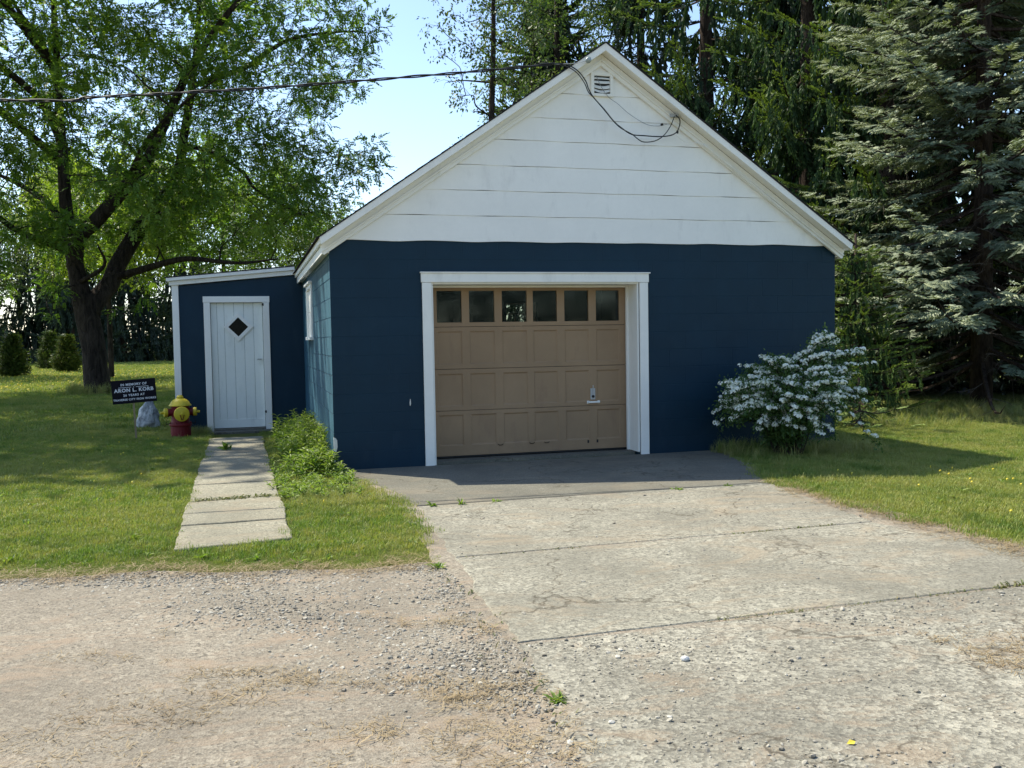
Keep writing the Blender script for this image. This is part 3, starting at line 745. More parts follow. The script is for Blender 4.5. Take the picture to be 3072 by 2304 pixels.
st = link('stake', MB().box(-.013, .013, .005, .026, -.10, .78).mesh('stake', M['stake'])); st.parent = sg; st.rotation_euler = (0, -math.radians(2.0), 0); st.location = (.012, 0, 0)

mbv = []
def blob(name, radii, loc, mat, seed, amp=.12, sub=4, shape=None, flat=0):
    import bmesh
    from mathutils import noise as MN
    bm = bmesh.new(); bmesh.ops.create_icosphere(bm, subdivisions=sub, radius=1)
    for v in bm.verts:
        p = v.co.copy(); n = MN.noise(p * 1.6 + Vector((seed, 0, 0))) * amp * 1.6 + MN.noise(p * 4 + Vector((seed, 3, 0))) * amp * .6 + MN.noise(p * 11) * amp * .2
        p = p * (1 + n)
        if shape: p = shape(p)
        v.co = Vector((p.x * radii[0], p.y * radii[1], p.z * radii[2]))
    me = bpy.data.meshes.new(name); bm.to_mesh(me); bm.free(); me.materials.append(mat)
    o = bpy.data.objects.new(name, me); COL.objects.link(o); o.location = loc; return o
m, nt_, b = nmat('grey_white_rock')
n_ = noise(nt_, 9, 8, .7, pos(nt_), .8)
nt_.links.new(ramp(nt_, n_, [(.3, (.18, .18, .19)), (.5, (.50, .51, .50)), (.68, (.78, .78, .75))]), b.inputs['Base Color']); b.inputs['Roughness'].default_value = .9
bump(nt_, n_, 1, .04, b); M['rock'] = m
rock = blob('rock', (.165, .13, .25), (-2.42, 6.28, .20), M['rock'], 3.3, .16, 4, lambda p: Vector((p.x * (1.0 - .38 * p.z) + .10 * p.z, p.y * (1 - .3 * p.z), p.z)))
tag(rock, 'pale grey upright rock standing in the grass behind the sign', 'rock')

HY = empty('fire_hydrant', (-1.80, 4.46, 0), 'old red fire hydrant with yellow cap and caps beside the shed', 'fire hydrant', rz=.12)
def hp(mb, name, mat, smooth=True, **k):
    o = link(name, mb.mesh(name, mat, smooth)); o.parent = HY
    try: o.data.set_sharp_from_angle(angle=math.radians(35))
    except Exception: pass
    return o
hp(MB().lathe([(.0, -.03), (.140, -.03), (.140, .155), (.133, .17), (0, .17)], 40, flute=(-.04, .156, .07)), 'ribbed_barrel', M['hyd_red'], False)
hp(MB().lathe([(0, .168), (.150, .170), (.156, .18), (.156, .205), (.150, .215), (.133, .22), (.128, .24), (.124, .30), (.124, .44), (.130, .458), (0, .46)], 36), 'body', M['hyd_red'])
for k in range(8):
    a = k * PI / 4 + .3
    hp(MB().lathe([(0, 0), (.012, 0), (.012, .018), (0, .02)], 6, (.145 * math.cos(a), .145 * math.sin(a), .212)), 'flange_bolt', M['hyd_red'], False)
hp(MB().lathe([(0, .458), (.150, .460), (.156, .466), (.152, .478), (.138, .492), (.122, .522), (.095, .548), (.060, .566), (.044, .570), (0, .572)], 36), 'bonnet', M['hyd_yel'])
hp(MB().lathe([(0, .569), (.046, .571), (.048, .590), (.040, .598), (.030, .615), (0, .618)], 10), 'operating_nut', M['hyd_yel'], False)
fy = Vector((.06, -1, 0)).normalized()
c0 = Vector((.0, 0, .352))
def along(n): return tuple(c0 + fy * n)
hp(MB().lathe([(0, .08), (.088, .08), (.088, .152), (0, .154)], 28, tuple(c0), tuple(fy)), 'pumper_nozzle', M['hyd_red'])
hp(MB().lathe([(0, .150), (.104, .152), (.107, .160), (.104, .180), (.088, .190), (0, .196)], 32, tuple(c0), tuple(fy)), 'pumper_cap', M['hyd_yel'])
hp(MB().lathe([(0, .19), (.024, .192), (.020, .232), (0, .234)], 5, tuple(c0), tuple(fy)), 'cap_nut', M['hyd_yel'], False)
mb = MB()
for s in (-1, 1): mb.tube([tuple(c0 + fy * .198 + Vector((0, 0, -.01))), tuple(c0 + fy * .20 + Vector((s * .028, 0, .02 - .03))), tuple(c0 + fy * .20 + Vector((s * .006, 0, -.085)))], .006, 6)
hp(mb, 'chain_loop', M['hyd_red'])
for s in (-1, 1):
    ax = (s, -.12, 0); c1 = (0, 0, .372)
    hp(MB().lathe([(0, .08), (.056, .08), (.054, .165), (.064, .168), (.064, .176), (0, .178)], 24, c1, ax), 'hose_nozzle', M['hyd_red'])
    hp(MB().lathe([(0, .177), (.060, .178), (.063, .184), (.063, .218), (.055, .226), (0, .228)], 24, c1, ax), 'hose_cap', M['hyd_yel'])
    hp(MB().lathe([(0, .226), (.022, .227), (.017, .268), (0, .27)], 5, c1, ax), 'cap_nut', M['hyd_yel'], False)
ch = MB()
for s in (-1, 1):
    for k in range(11):
        t = k / 10; p = Vector((s * (.150 + .05 * math.sin(t * PI)), -.02 - .03 * t, .345 - .13 * t - .06 * math.sin(t * PI)))
        ch.lathe([(0, -.008), (.006, -.006), (.006, .006), (0, .008)], 6, tuple(p), (.3, .2 * (-1) ** k, 1))
hp(ch, 'chain', M['bark'])

# ------------------------------------------------------------------ foliage building blocks
def frames(d, up, roll=None):
    d = d / (np.linalg.norm(d, axis=1)[:, None] + 1e-9)
    y = np.cross(up, d); n = np.linalg.norm(y, axis=1)[:, None]; y = np.where(n > 1e-4, y / (n + 1e-9), np.array([[0, 1., 0]]))
    z = np.cross(d, y)
    if roll is not None:
        c, s = np.cos(roll)[:, None], np.sin(roll)[:, None]; y, z = y * c + z * s, z * c - y * s
    return np.stack([d, y, z], -1)
def place(proto, P, R, S, tint):
    PV, PF, PT = proto
    V = np.einsum('nij,kj->nki', R, PV) * np.reshape(S, (-1, 1, 1)) + P[:, None]
    n = len(P); off = (np.arange(n) * len(PV))[:, None, None]
    F = (PF[None] + off).reshape(-1, PF.shape[1])
    T = np.clip(tint[:, None] + PT[None], 0, 1).ravel()
    return V.reshape(-1, 3), F, T
def merge(parts):
    V = []; F = []; T = []; o = 0
    for v, f, t in parts: V.append(v); F.append(f + o); T.append(t); o += len(v)
    return np.concatenate(V), np.concatenate(F), np.concatenate(T)
def rhomb(a, b, w, nrm):
    a, b, nrm = map(lambda q: np.array(q, float), (a, b, nrm)); d = b - a; s = np.cross(d, nrm); s /= np.linalg.norm(s) + 1e-9
    m = a + d * .45
    return [a, m + s * w / 2, b, m - s * w / 2]
def proto_from(rh, tints):
    V = np.array([v for r in rh for v in r]); F = np.arange(len(V)).reshape(-1, 4); return V, F, np.array(tints)
def compound_leaf(pairs=4, seed=0):
    r = random.Random(seed); rh = []; T = []
    for k in range(pairs):
        t = .25 + .65 * k / pairs; z = -.26 * t * t
        for s in (-1, 1):
            l = .30 * (1 - .12 * abs(k - 2)); a = math.radians(r.uniform(45, 65))
            rh.append(rhomb((t, 0, z), (t + l * math.cos(a), s * l * math.sin(a), z - .05 - r.uniform(0, .09)), .175, (r.uniform(-.3, .3), .3 * s, 1))); T.append(r.uniform(-.08, .08))
    rh.append(rhomb((.88, 0, -.3), (1.18, r.uniform(-.05, .05), -.36), .17, (0, 0, 1))); T.append(0)
    return proto_from(rh, T)
def leaf_spray(n=6, seed=0, w=.5, spread=.5):
    r = random.Random(seed); rh = []; T = []
    for k in range(n):
        a = Vector((r.uniform(0, .8), r.uniform(-spread, spread), r.uniform(-.3, .3)))
        d = Vector((r.uniform(.3, 1), r.uniform(-.8, .8), r.uniform(-.8, .1))).normalized() * r.uniform(.3, .42)
        rh.append(rhomb(a, a + d, d.length * w * 1.2, (r.uniform(-.6, .6), r.uniform(-.6, .6), 1))); T.append(r.uniform(-.12, .12))
    return proto_from(rh, T)
def hang_branchlet(seed=0, n=10):
    r = random.Random(seed); rh = [rhomb((0, 0, 0), (1, 0, 0), .09, (0, 0, 1)), rhomb((0, 0, 0), (1, 0, 0), .09, (0, 1, 0))]; T = [-.1, -.1]
    for k in range(n):
        t = .06 + .86 * k / n
        for s in (-1, 1):
            l = (.24 - .10 * t) * r.uniform(.7, 1.2); a = r.uniform(0, 2 * PI)
            u = Vector((0, math.cos(a), math.sin(a))); d = Vector((1, 0, 0)) * .84 + u * .52
            p = Vector((t, 0, 0)); q = p + d * l
            rh.append(rhomb(p, q, .062, (0, -math.sin(a), math.cos(a)))); T.append(r.uniform(-.1, .12) + .10 * t)
    return proto_from(rh, T)
def flat_spray(seed=0, n=6):
    r = random.Random(seed); V = []; F = []; T = []
    def shoot(p, q, w, h):
        p, q = Vector(p), Vector(q); d = q - p; s = Vector((-d.y, d.x, 0)).normalized() * w / 2; m = p + d * .4
        o = len(V); V.extend([p, m + s, q, m - s, m + Vector((0, 0, h))])
        F.extend([(o, o + 1, o + 4, o + 4), (o + 1, o + 2, o + 4, o + 4), (o + 2, o + 3, o + 4, o + 4), (o + 3, o, o + 4, o + 4)])
    tt = []
    shoot((0, 0, 0), (1, 0, .02), .10, .05); tt += [.05]
    for k in range(n):
        t = .10 + .80 * k / n
        for s in (-1, 1):
            l = (.44 - .26 * t) * r.uniform(.75, 1.15); a = math.radians(r.uniform(42, 60))
            shoot((t, 0, 0), (t + l * math.cos(a), s * l * math.sin(a), r.uniform(-.12, .07)), .105, .05); tt.append(r.uniform(-.12, .15))
    V = np.array([tuple(v) for v in V])
    T3 = []; T4 = []; Fq = []; 
    for i, f in enumerate(F):
        Fq.append(f); T3.append(tt[i // 4])
    # triangles are stored as quads with a doubled corner -> split to triangles
    tr = []; tt2 = []
    for f, t in zip(Fq, T3):
        if f[2] == f[3]: tr.append(f[:3]); tt2.append(t)
        else: tr += [(f[0], f[1], f[2]), (f[0], f[2], f[3])]; tt2 += [t, t]
    return V, np.array(tr), np.array(tt2)
COMP = [compound_leaf(4, s) for s in range(3)] ; SPRAY = [leaf_spray(6, s) for s in range(3)]
HANG = [hang_branchlet(s) for s in range(3)]; FLAT = [flat_spray(s) for s in range(3)]; HANG_LO = [hang_branchlet(s + 9, 4) for s in range(2)]

def nrm(a): return a / (np.linalg.norm(a, axis=-1, keepdims=True) + 1e-9)
def foliage_mesh(name, protos, P, D, S, T, mat, up=None, roll=None):
    P = np.asarray(P, float); D = np.asarray(D, float); S = np.asarray(S, float); T = np.asarray(T, float)
    if up is None: up = np.tile([0, 0, 1.], (len(P), 1))
    if roll is None: roll = RNG.uniform(-.5, .5, len(P))
    R = frames(D, up, roll); sel = RNG.integers(0, len(protos), len(P)); parts = []
    for k, pr in enumerate(protos):
        m = sel == k
        if m.any(): parts.append(place(pr, P[m], R[m], S[m], T[m]))
    V, F, TT = merge(parts)
    return mesh_np(name, V, F, mat, tint=TT)

def wob_tube(mb, pts, radii, n, amp=.0):
    mb.tube([tuple(p) for p in pts], list(radii), n)

def conifer(name, label, base, H, R, kind, mat, bark=None, z0=.8, n_whorl=4, step=.34, detail=1.0, seed=1, zhi=11, tr=.2, group=None, cat='tree', az_front=None, dead=True, prot=None, tshift=0, spray_sc=1.0):
    r = np.random.default_rng(seed)
    t = empty(name, base, label, cat, group)
    bx, by, bz = base
    tk = MB(); tk.tube([(bx, by, bz - .2), (bx + .02, by, bz + H * .3), (bx, by + .03, bz + H * .7), (bx, by, bz + H)], [tr * 1.25, tr * .95, tr * .5, .02], 10)
    tk.build('trunk', bark or M['bark2'], t, smooth=True)
    P = []; D = []; S = []; T = []; UP = []; lm = MB(); DP = []; DD = []; DS = []
    z = z0
    while z < H - .3:
        hi = z > zhi; hs = 1.7 if hi else 1.0
        f = z / H
        for k in range(n_whorl):
            a = r.uniform(0, 2 * PI)
            L = R * (1 - f) ** .75 * r.uniform(.65, 1.1) * (.85 + .15 * min(1, f * 6))
            if L < .2: continue
            dr = np.array([math.cos(a), math.sin(a), 0])
            droop = (.42 if kind == 'norway' else .40) * (1 - f * .8) + r.uniform(-.08, .08)
            lift = .28 if kind == 'norway' else .20
            def pt(u): return np.array([bx, by, bz + z]) + dr * (L * u) + np.array([0, 0, L * (-droop * u * (1.4 - .4 * u) + lift * max(u, 0.0) ** 2.5 + .08 * u)])
            us = np.linspace(0, 1, 7)
            pl_ = [pt(u) for u in us]
            lm.tube([tuple(p) for p in pl_], list(np.linspace(.012 + .010 * L, .004, 7)), 4, False)
            spacing = (.125 if kind == 'norway' else .15) / detail * (3.6 if hi else 1)
            n = max(3, int(L / spacing)); u = (np.arange(n) + r.uniform(0, 1, n)) / n
            inner = .26 if kind == 'norway' else .24
            u = u[(u > inner * r.uniform(.7, 1.1)) | (L < 1.0)]
            for uu in u:
                p = pt(uu); tan = pt(min(1, uu + .05)) - pt(uu - .05); tan /= np.linalg.norm(tan)
                side = np.cross(tan, [0, 0, 1]); side /= np.linalg.norm(side)
                if kind == 'norway':
                    for s in (-1, 1):
                        l = min(.85, .25 + .42 * (1 - uu) * min(L, 3) / 2 + .12) * r.uniform(.6, 1.2) * spray_sc * hs
                        q = p + side * s * r.uniform(0, .25) * min(L, 2) * (1 - uu * .6)
                        d = np.array([0, 0, -1]) * r.uniform(.9, 1.5) + side * s * r.uniform(.0, .45) + tan * r.uniform(.0, .4)
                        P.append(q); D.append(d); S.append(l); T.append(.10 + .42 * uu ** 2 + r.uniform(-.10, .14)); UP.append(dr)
                    if uu > .25:  # sprays along the top tinted brighter, painting the bough ridges as sunlit
                        for s in (-1, 1):
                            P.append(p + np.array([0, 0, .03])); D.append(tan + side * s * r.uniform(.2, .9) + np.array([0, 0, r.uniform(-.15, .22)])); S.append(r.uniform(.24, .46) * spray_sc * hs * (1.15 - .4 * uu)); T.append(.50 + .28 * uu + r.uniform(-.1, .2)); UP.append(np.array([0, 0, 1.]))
                else:
                    for s in (-1, 1):
                        l = (.30 + .34 * (1 - uu)) * r.uniform(.7, 1.2) * min(1, L) * spray_sc * hs
                        d = tan * .75 + side * s * r.uniform(.5, 1.0) + np.array([0, 0, r.uniform(-.55, .10)])
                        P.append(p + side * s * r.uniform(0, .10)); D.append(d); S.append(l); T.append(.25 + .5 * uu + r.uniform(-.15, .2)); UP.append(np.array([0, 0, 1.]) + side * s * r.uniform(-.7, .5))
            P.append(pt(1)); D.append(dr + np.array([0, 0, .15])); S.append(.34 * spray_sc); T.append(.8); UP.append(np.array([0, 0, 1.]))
            if dead and not hi and z < H * .5:
                m = int(5 * detail)
                for _ in range(m):
                    uu = r.uniform(.08, .6); p = pt(uu); s = r.choice([-1, 1]); side = np.cross(dr, [0, 0, 1])
                    DP.append(p); DD.append(side * s + dr * r.uniform(.2, 1) + np.array([0, 0, r.uniform(-.9, .3)])); DS.append(r.uniform(.25, .7))
        z += step * r.uniform(.75, 1.25)
    tag(lm.build('limbs', M['bark2'], t), kind='stuff')
    protos = prot or (HANG if kind == 'norway' else FLAT)
    P = np.array(P); UP = np.array(UP); D = np.array(D); S = np.array(S); T = np.array(T)
    if kind == 'blue' and H > 5:
        k_ = P[:, 2] > .55; P, UP, D, S, T = P[k_], UP[k_], D[k_], S[k_], T[k_]
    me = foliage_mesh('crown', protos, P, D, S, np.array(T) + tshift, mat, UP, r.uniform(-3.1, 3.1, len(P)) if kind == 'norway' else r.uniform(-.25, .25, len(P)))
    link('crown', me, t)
    if DP:
        dt = MB()
        for p, d, s in zip(DP, DD, DS):
            d = d / np.linalg.norm(d); q = p + d * s + np.array([0, 0, -.12 * s])
            m_ = (p + q) / 2 + r.uniform(-.05, .05, 3)
            dt.tube([tuple(p), tuple(m_), tuple(q)], [.006, .004, .002], 3, False)
            for _ in range(3):
                e = m_ + (q - m_) * r.uniform(0, 1) ; g = e + (d + r.uniform(-.9, .9, 3)) * s * .3
                dt.tube([tuple(e), tuple(g)], [.003, .0015], 3, False)
        tag(dt.build('dead_twigs', M['deadwood'], t), kind='stuff')
    return t

def grow(clusters, skel, seed, r0=.045, sides=5, sag=.10):
    """branches from the skeleton to every cluster centre, and twigs inside it"""
    r = np.random.default_rng(seed); mb = MB()
    SP = np.array([s[0] for s in skel]); SR = np.array([s[1] for s in skel])
    order = np.argsort([np.min(np.linalg.norm(SP - c[0], axis=1)) for c in clusters])
    for ci in order:
        c, rad = clusters[ci]; c = np.array(c)
        dv = c - SP; dist = np.linalg.norm(dv, axis=1); pen = dist + 1.2 * np.clip(SP[:, 2] - c[2], 0, None) + .4 * np.clip(.03 - SR, 0, 1) * 20
        k = int(np.argmin(pen)); p = SP[k]; L = dist[k]
        m1 = p + (c - p) * .35 + np.array([0, 0, sag * L]) + r.normal(0, .06 * L, 3); m2 = p + (c - p) * .7 + np.array([0, 0, sag * L * .9]) + r.normal(0, .05 * L, 3)
        pts = spline([p, m1, m2, c], 3); ra = min(SR[k] * .7, .012 + .013 * L); rr = np.linspace(max(ra, .012), .007, len(pts))
        mb.tube([tuple(q) for q in pts], list(rr), sides, False)
        SP = np.concatenate([SP, np.array(pts[2:])]); SR = np.concatenate([SR, rr[2:]])
        for _ in range(4):
            e = c + nrm(r.normal(0, 1, 3)) * rad * r.uniform(.5, 1.0); s = pts[r.integers(len(pts) // 2, len(pts))]
            mm = (s + e) / 2 + np.array([0, 0, .06])
            mb.tube([tuple(s), tuple(mm), tuple(e)], [.007, .005, .002], 3, False)
    return mb
def cluster_leaves(clusters, n_per, size, seed, droop=.5, tmid=.45):
    r = np.random.default_rng(seed); P = []; D = []; T = []; S = []
    for c, rad in clusters:
        n = max(3, int(n_per * (rad / .7) ** 2)); q = nrm(r.normal(0, 1, (n, 3))) * (r.uniform(.15, 1, (n, 1)) ** .6)
        q[:, 2] *= .75
        P.append(np.array(c) + q * rad); d = q * np.array([1, 1, .5]) + r.normal(0, .55, (n, 3)) + np.array([0, 0, -droop * .6]); D.append(d)
        tt = tmid + r.uniform(-.2, .2) + r.normal(0, .12, n); T.append(tt); S.append(size * r.uniform(.7, 1.25, n))
    return np.concatenate(P), np.concatenate(D), np.concatenate(S), np.clip(np.concatenate(T), 0, 1)

# ------------------------------------------------------------------ big walnut tree on the left
TB = np.array([-4.93, 18.45, 0.]); TR = np.array([.990, .144, 0]); TW = np.array([-.144, .990, 0])
def tw(u, z, d=0.0): return TB + TR * u + TW * d + np.array([0, 0, z])
wal = empty('walnut_tree', tuple(TB), 'large spreading walnut tree with a forked dark trunk on the lawn', 'tree')
tr_ = MB(); skel = []
def limb(pts, radii, n=12, seed=0, mbx=tr_):
    sp = spline([tw(*p) for p in pts], 5)
    rr = np.interp(np.linspace(0, 1, len(sp)), np.linspace(0, 1, len(radii)), radii)
    r = random.Random(seed); o0 = len(mbx.v)
    mbx.tube([tuple(p) for p in sp], list(rr), n)
    for p, q in zip(sp, rr):
        skel.append((p, q))
    return sp
limb([(.06, -.25), (.03, .10), (-.02, .6), (-.04, 1.2), (-.16, 2.05), (-.28, 2.75)], [.46, .37, .33, .315, .32, .30], 20)
limb([(-.22, 2.4), (-.32, 2.85), (-.45, 3.73, .1), (-.56, 4.48, .2), (-.62, 5.45, .3), (-.64, 6.4, .3), (-.68, 7.78, .4), (-.67, 8.86, .4), (-.71, 10.7, .5), (-.6, 13.5, .3)], [.28, .25, .215, .19, .165, .145, .12, .10, .07, .03], 12)
limb([(-.62, 6.9, .3), (-1.15, 8.0, .0), (-2.06, 8.7, -.5), (-3.2, 9.3, -.9), (-4.6, 9.9, -1.2)], [.12, .10, .08, .05, .02], 8)
limb([(-.65, 8.6, .4), (-1.13, 9.9, .8), (-1.57, 10.6, 1.2), (-2.2, 11.9, 1.8)], [.10, .08, .06, .02], 8)
limb([(-.45, 3.5, .1), (-.33, 4.24, -.2), (.18, 4.79, -.5), (.92, 5.64, -.9), (1.45, 6.31, -1.2), (1.78, 6.99, -1.3), (2.24, 8.02, -1.5), (2.69, 8.94, -1.6), (3.48, 10.13, -1.8), (4.35, 11.25, -2.0), (5.2, 12.8, -2.2)], [.22, .20, .20, .18, .16, .14, .12, .10, .08, .06, .02], 10)
limb([(-.10, 2.25), (.10, 2.65, .1), (.43, 3.06, .3), (.65, 3.6, .5), (1.19, 4.55, .8), (1.67, 5.23, 1.0), (2.4, 6.37, 1.2), (2.65, 7.6, 1.3), (3.01, 9.49, 1.5), (3.2, 11.2, 1.6), (3.3, 13.2, 1.8)], [.27, .265, .255, .24, .22, .19, .16, .13, .10, .07, .03], 12)
limb([(2.95, 9.1, 1.4), (4.46, 9.7, 1.0), (5.16, 10.2, .7), (5.92, 10.6, .5), (7.42, 10.9, .3), (8.2, 10.9, .2)], [.09, .08, .07, .055, .03, .015], 7)
limb([(.50, 3.25, .35), (1.26, 3.44, -.3), (1.99, 3.63, -1.0), (2.52, 3.66, -1.6), (3.6, 3.50, -2.4), (4.6, 3.6, -2.8)], [.11, .10, .085, .07, .045, .02], 8)
limb([(2.60, 7.3, 1.3), (3.39, 7.05, .9), (4.2, 6.42, .4), (4.57, 5.87, .2), (5.67, 5.23, -.1), (6.4, 4.9, -.2)], [.08, .07, .055, .045, .03, .012], 7)
limb([(-.50, 3.9, .1), (-1.2, 4.15, -.6), (-1.76, 4.35, -1.2), (-2.4, 4.8, -1.8), (-3.4, 5.1, -2.6), (-4.4, 5.0, -3.2)], [.10, .09, .08, .06, .035, .015], 8)
limb([(-.55, 4.6, .2), (-1.3, 5.6, 1.5), (-2.5, 6.4, 2.6), (-3.9, 7.0, 3.6)], [.10, .08, .05, .02], 7)
limb([(.9, 5.6, -.9), (1.4, 6.6, -2.4), (2.2, 7.3, -3.8), (2.9, 7.7, -4.9)], [.09, .07, .04, .015], 7)
limb([(1.5, 5.0, 1.0), (2.8, 5.6, 2.4), (4.3, 6.2, 3.6), (5.6, 6.4, 4.2)], [.09, .07, .05, .02], 7)
limb([(-.3, 3.1, -.2), (.3, 3.5, -.9), (.15, 4.0, -1.4)], [.07, .05, .02], 6)
POLY = [(-4.2, 13.0), (5.91, 14.2), (8.3, 11.9), (8.45, 10.67), (8.15, 9.64), (7.6, 8.9), (6.5, 8.5), (5.6, 8.95), (5.2, 8.37), (5.6, 7.45), (6.9, 7.55), (7.3, 7.05), (7.8, 6.29), (7.1, 5.78), (6.31, 5.2), (5.8, 4.1), (4.2, 3.9), (2.19, 3.85), (1.6, 4.4), (.7, 4.6), (-.24, 4.2), (-.84, 3.2), (-2.29, 3.1), (-4.0, 3.3), (-4.4, 5.0)]
def inpoly(x, y, poly=POLY):
    c = False; j = len(poly) - 1
    for i in range(len(poly)):
        if (poly[i][1] > y) != (poly[j][1] > y) and x < (poly[j][0] - poly[i][0]) * (y - poly[i][1]) / (poly[j][1] - poly[i][1]) + poly[i][0]: c = not c
        j = i
    return c
r = np.random.default_rng(11); CL = []
while len(CL) < 400:
    u, z = r.uniform(-4.4, 8.6), r.uniform(3.0, 12.4)
    if not inpoly(u, z): continue
    half = 4.6 * math.sqrt(max(.05, 1 - ((u - .8) / 8.6) ** 2)) * math.sqrt(max(.1, 1 - ((z - 7.5) / 8.0) ** 2))
    d = r.uniform(-1, 1); d = math.copysign(abs(d) ** .8, d) * half
    rad = r.uniform(.36, .78)
    if u > 5: rad *= .8
    c = tw(u, z, d)
    if all(np.linalg.norm(c - k[0]) > .46 for k in CL): CL.append((c, rad))
MBu = MB()
for (u, z, d) in [(5.6, 5.2, .4), (6.2, 5.6, -.3), (6.9, 6.0, .5), (7.5, 6.5, -.2), (6.4, 6.4, .9), (7.0, 6.9, .2), (5.2, 5.9, -.6), (5.9, 6.9, -.9), (7.9, 7.0, .3), (6.6, 5.1, 1.0), (5.3, 4.6, 1.2), (7.3, 5.8, 1.1), (4.6, 5.3, -1.4), (5.0, 6.6, 1.4)]: CL.append((tw(u, z, d), .62))
# hanging sprays near the fork, catching the light
for (u, z, d, rad) in [(-.9, 2.75, -.6, .35), (-1.1, 2.2, .6, .3), (.55, 2.35, -.4, .22), (1.3, 2.75, -.5, .35), (.2, 3.9, .9, .4), (.45, 4.6, 1.3, .5), (1.6, 3.3, 1.2, .4)]: CL.append((tw(u, z, d), rad))
tr_.build('trunk', M['bark'], wal, smooth=True)
tag(grow(CL, [s for s in skel if s[0][2] > 3.0], 5).build('branches', M['bark'], wal), kind='stuff')
CU = []
while len(CU) < 150:
    q_ = r.uniform(-1, 1, 3)
    if np.linalg.norm(q_) > 1: continue
    u, z, d = -1.5 + q_[0] * 9.8, 12.6 + q_[2] * 7.2, -2.4 + q_[1] * 9.3
    if z < 12.4 and u > -4.4: continue
    if z < 5 or u > 7.5 - .5 * max(0, z - 12): continue
    CU.append((tw(u, z, d), r.uniform(.8, 1.25)))
for (u0, z0_, d0), (u1, z1_, d1) in [((-.67, 8.9, .4), (-5.5, 13.5, -3.5)), ((-.6, 12.5, .3), (-2.0, 18, -1)), ((3.3, 12.5, 1.8), (3.0, 17.5, 0)), ((-.62, 6.4, .3), (-6.5, 10.5, 1.5)), ((4.9, 12.3, -2.1), (4.5, 16, -4))]:
    a_, b_ = tw(u0, z0_, d0), tw(u1, z1_, d1); sp_ = spline([a_, (a_ + b_) / 2 + np.array([0, 0, .5]), b_], 8)
    for p_, q__ in zip(sp_, np.linspace(.12, .03, len(sp_))): skel.append((p_, q__))
    MBu.tube([tuple(p_) for p_ in sp_], list(np.linspace(.12, .03, len(sp_))), 7)
MBu.build('upper_limbs', M['bark'], wal, smooth=True)['kind'] = 'stuff'
tag(grow(CU, [s for s in skel if s[0][2] > 5.0], 6, sides=4).build('upper_branches', M['bark'], wal), kind='stuff')
P, D, S, T = cluster_leaves(CU, 13, .85, 23, droop=.5)
link('upper_crown', foliage_mesh('upper_crown', SPRAY, P, D, S, T, M['walnut']), wal)
P, D, S, T = cluster_leaves(CL, 84, .315, 21, droop=.15, tmid=.55)
link('crown', foliage_mesh('crown', COMP, P, D, S, T, M['walnut']), wal)

# ------------------------------------------------------------------ broadleaf trees behind
def broadleaf(name, label, base, H, cz_, rx, rz_, ncl, mat, seed, leaf=.20, nper=60, tr=.12, group=None, fn=None, ry=None, trunk_top=.95, bark=None, rad=(.4, .75), tmid=.45, lean=0):
    t = empty(name, base, label, 'tree', group); r = np.random.default_rng(seed); b = np.array(base, float)
    tk = MB(); pts = spline([b + [0, 0, -.2], b + [lean * .3, .1, H * .35], b + [lean * .6 + .1, 0, H * .65], b + [lean, 0, H * trunk_top]], 5); rr = np.linspace(tr, tr * .2, len(pts))
    tk.tube([tuple(p) for p in pts], list(rr), 9); tk.build('trunk', bark or M['bark'], t, smooth=True)
    CLs = []; tries = 0
    while len(CLs) < ncl and tries < 9000:
        tries += 1
        q = r.uniform(-1, 1, 3)
        if np.linalg.norm(q) > 1: continue
        c = b + np.array([q[0] * rx + lean * .6, q[1] * (ry or rx), cz_ + q[2] * rz_])
        if fn and not fn(c): continue
        CLs.append((c, r.uniform(*rad)))
    grow(CLs, [(p, q) for p, q in zip(pts, rr) if p[2] > cz_ - rz_ * 1.1], seed + 1).build('branches', bark or M['bark'], t)['kind'] = 'stuff'
    P, D, S, T = cluster_leaves(CLs, nper, leaf, seed + 2, tmid=tmid)
    link('crown', foliage_mesh('crown', SPRAY, P, D, S, T, mat), t); return t
broadleaf('maple_tree', 'thin sparse maple with bare lower twigs rising behind the garage roof', (5.35, 14.0, 0), 15, 9.6, 1.6, 4.2, 62, M['maple'], 31, .24, 34, .13, lean=.15, rad=(.3, .55))
broadleaf('maple_tree', 'dense bushy maple directly behind the garage peak', (8.6, 18.2, 0), 17, 10.0, 2.4, 4.8, 125, M['maple'], 37, .26, 46, .17, tmid=.4)
G3 = 'young broadleaf trees beyond the walnut'
broadleaf('young_tree', 'sunlit yellow green tree seen under the walnut limbs', (-6.2, 31.0, 0), 9, 6.6, 3.8, 2.8, 100, M['yleaf'], 41, .34, 40, .12, tmid=.5, rad=(.5, .9))
broadleaf('young_tree', 'mid green tree rising behind the shed roof', (-1.8, 33.0, 0), 10.5, 6.8, 4.2, 3.4, 110, M['walnut'], 43, .36, 46, .14, tmid=.7, rad=(.5, .9))
broadleaf('young_tree', 'rounded green tree showing between walnut and garage eave', (2.6, 37.0, 0), 8.5, 5.6, 3.6, 2.6, 80, M['maple'], 47, .36, 42, .14, tmid=.55, rad=(.5, .9))
broadleaf('young_tree', 'pale green tree at the left edge behind the walnut', (-12.4, 34.0, 0), 10, 6.2, 3.6, 3.0, 80, M['maple'], 49, .36, 40, .14, tmid=.6, rad=(.5, .9))

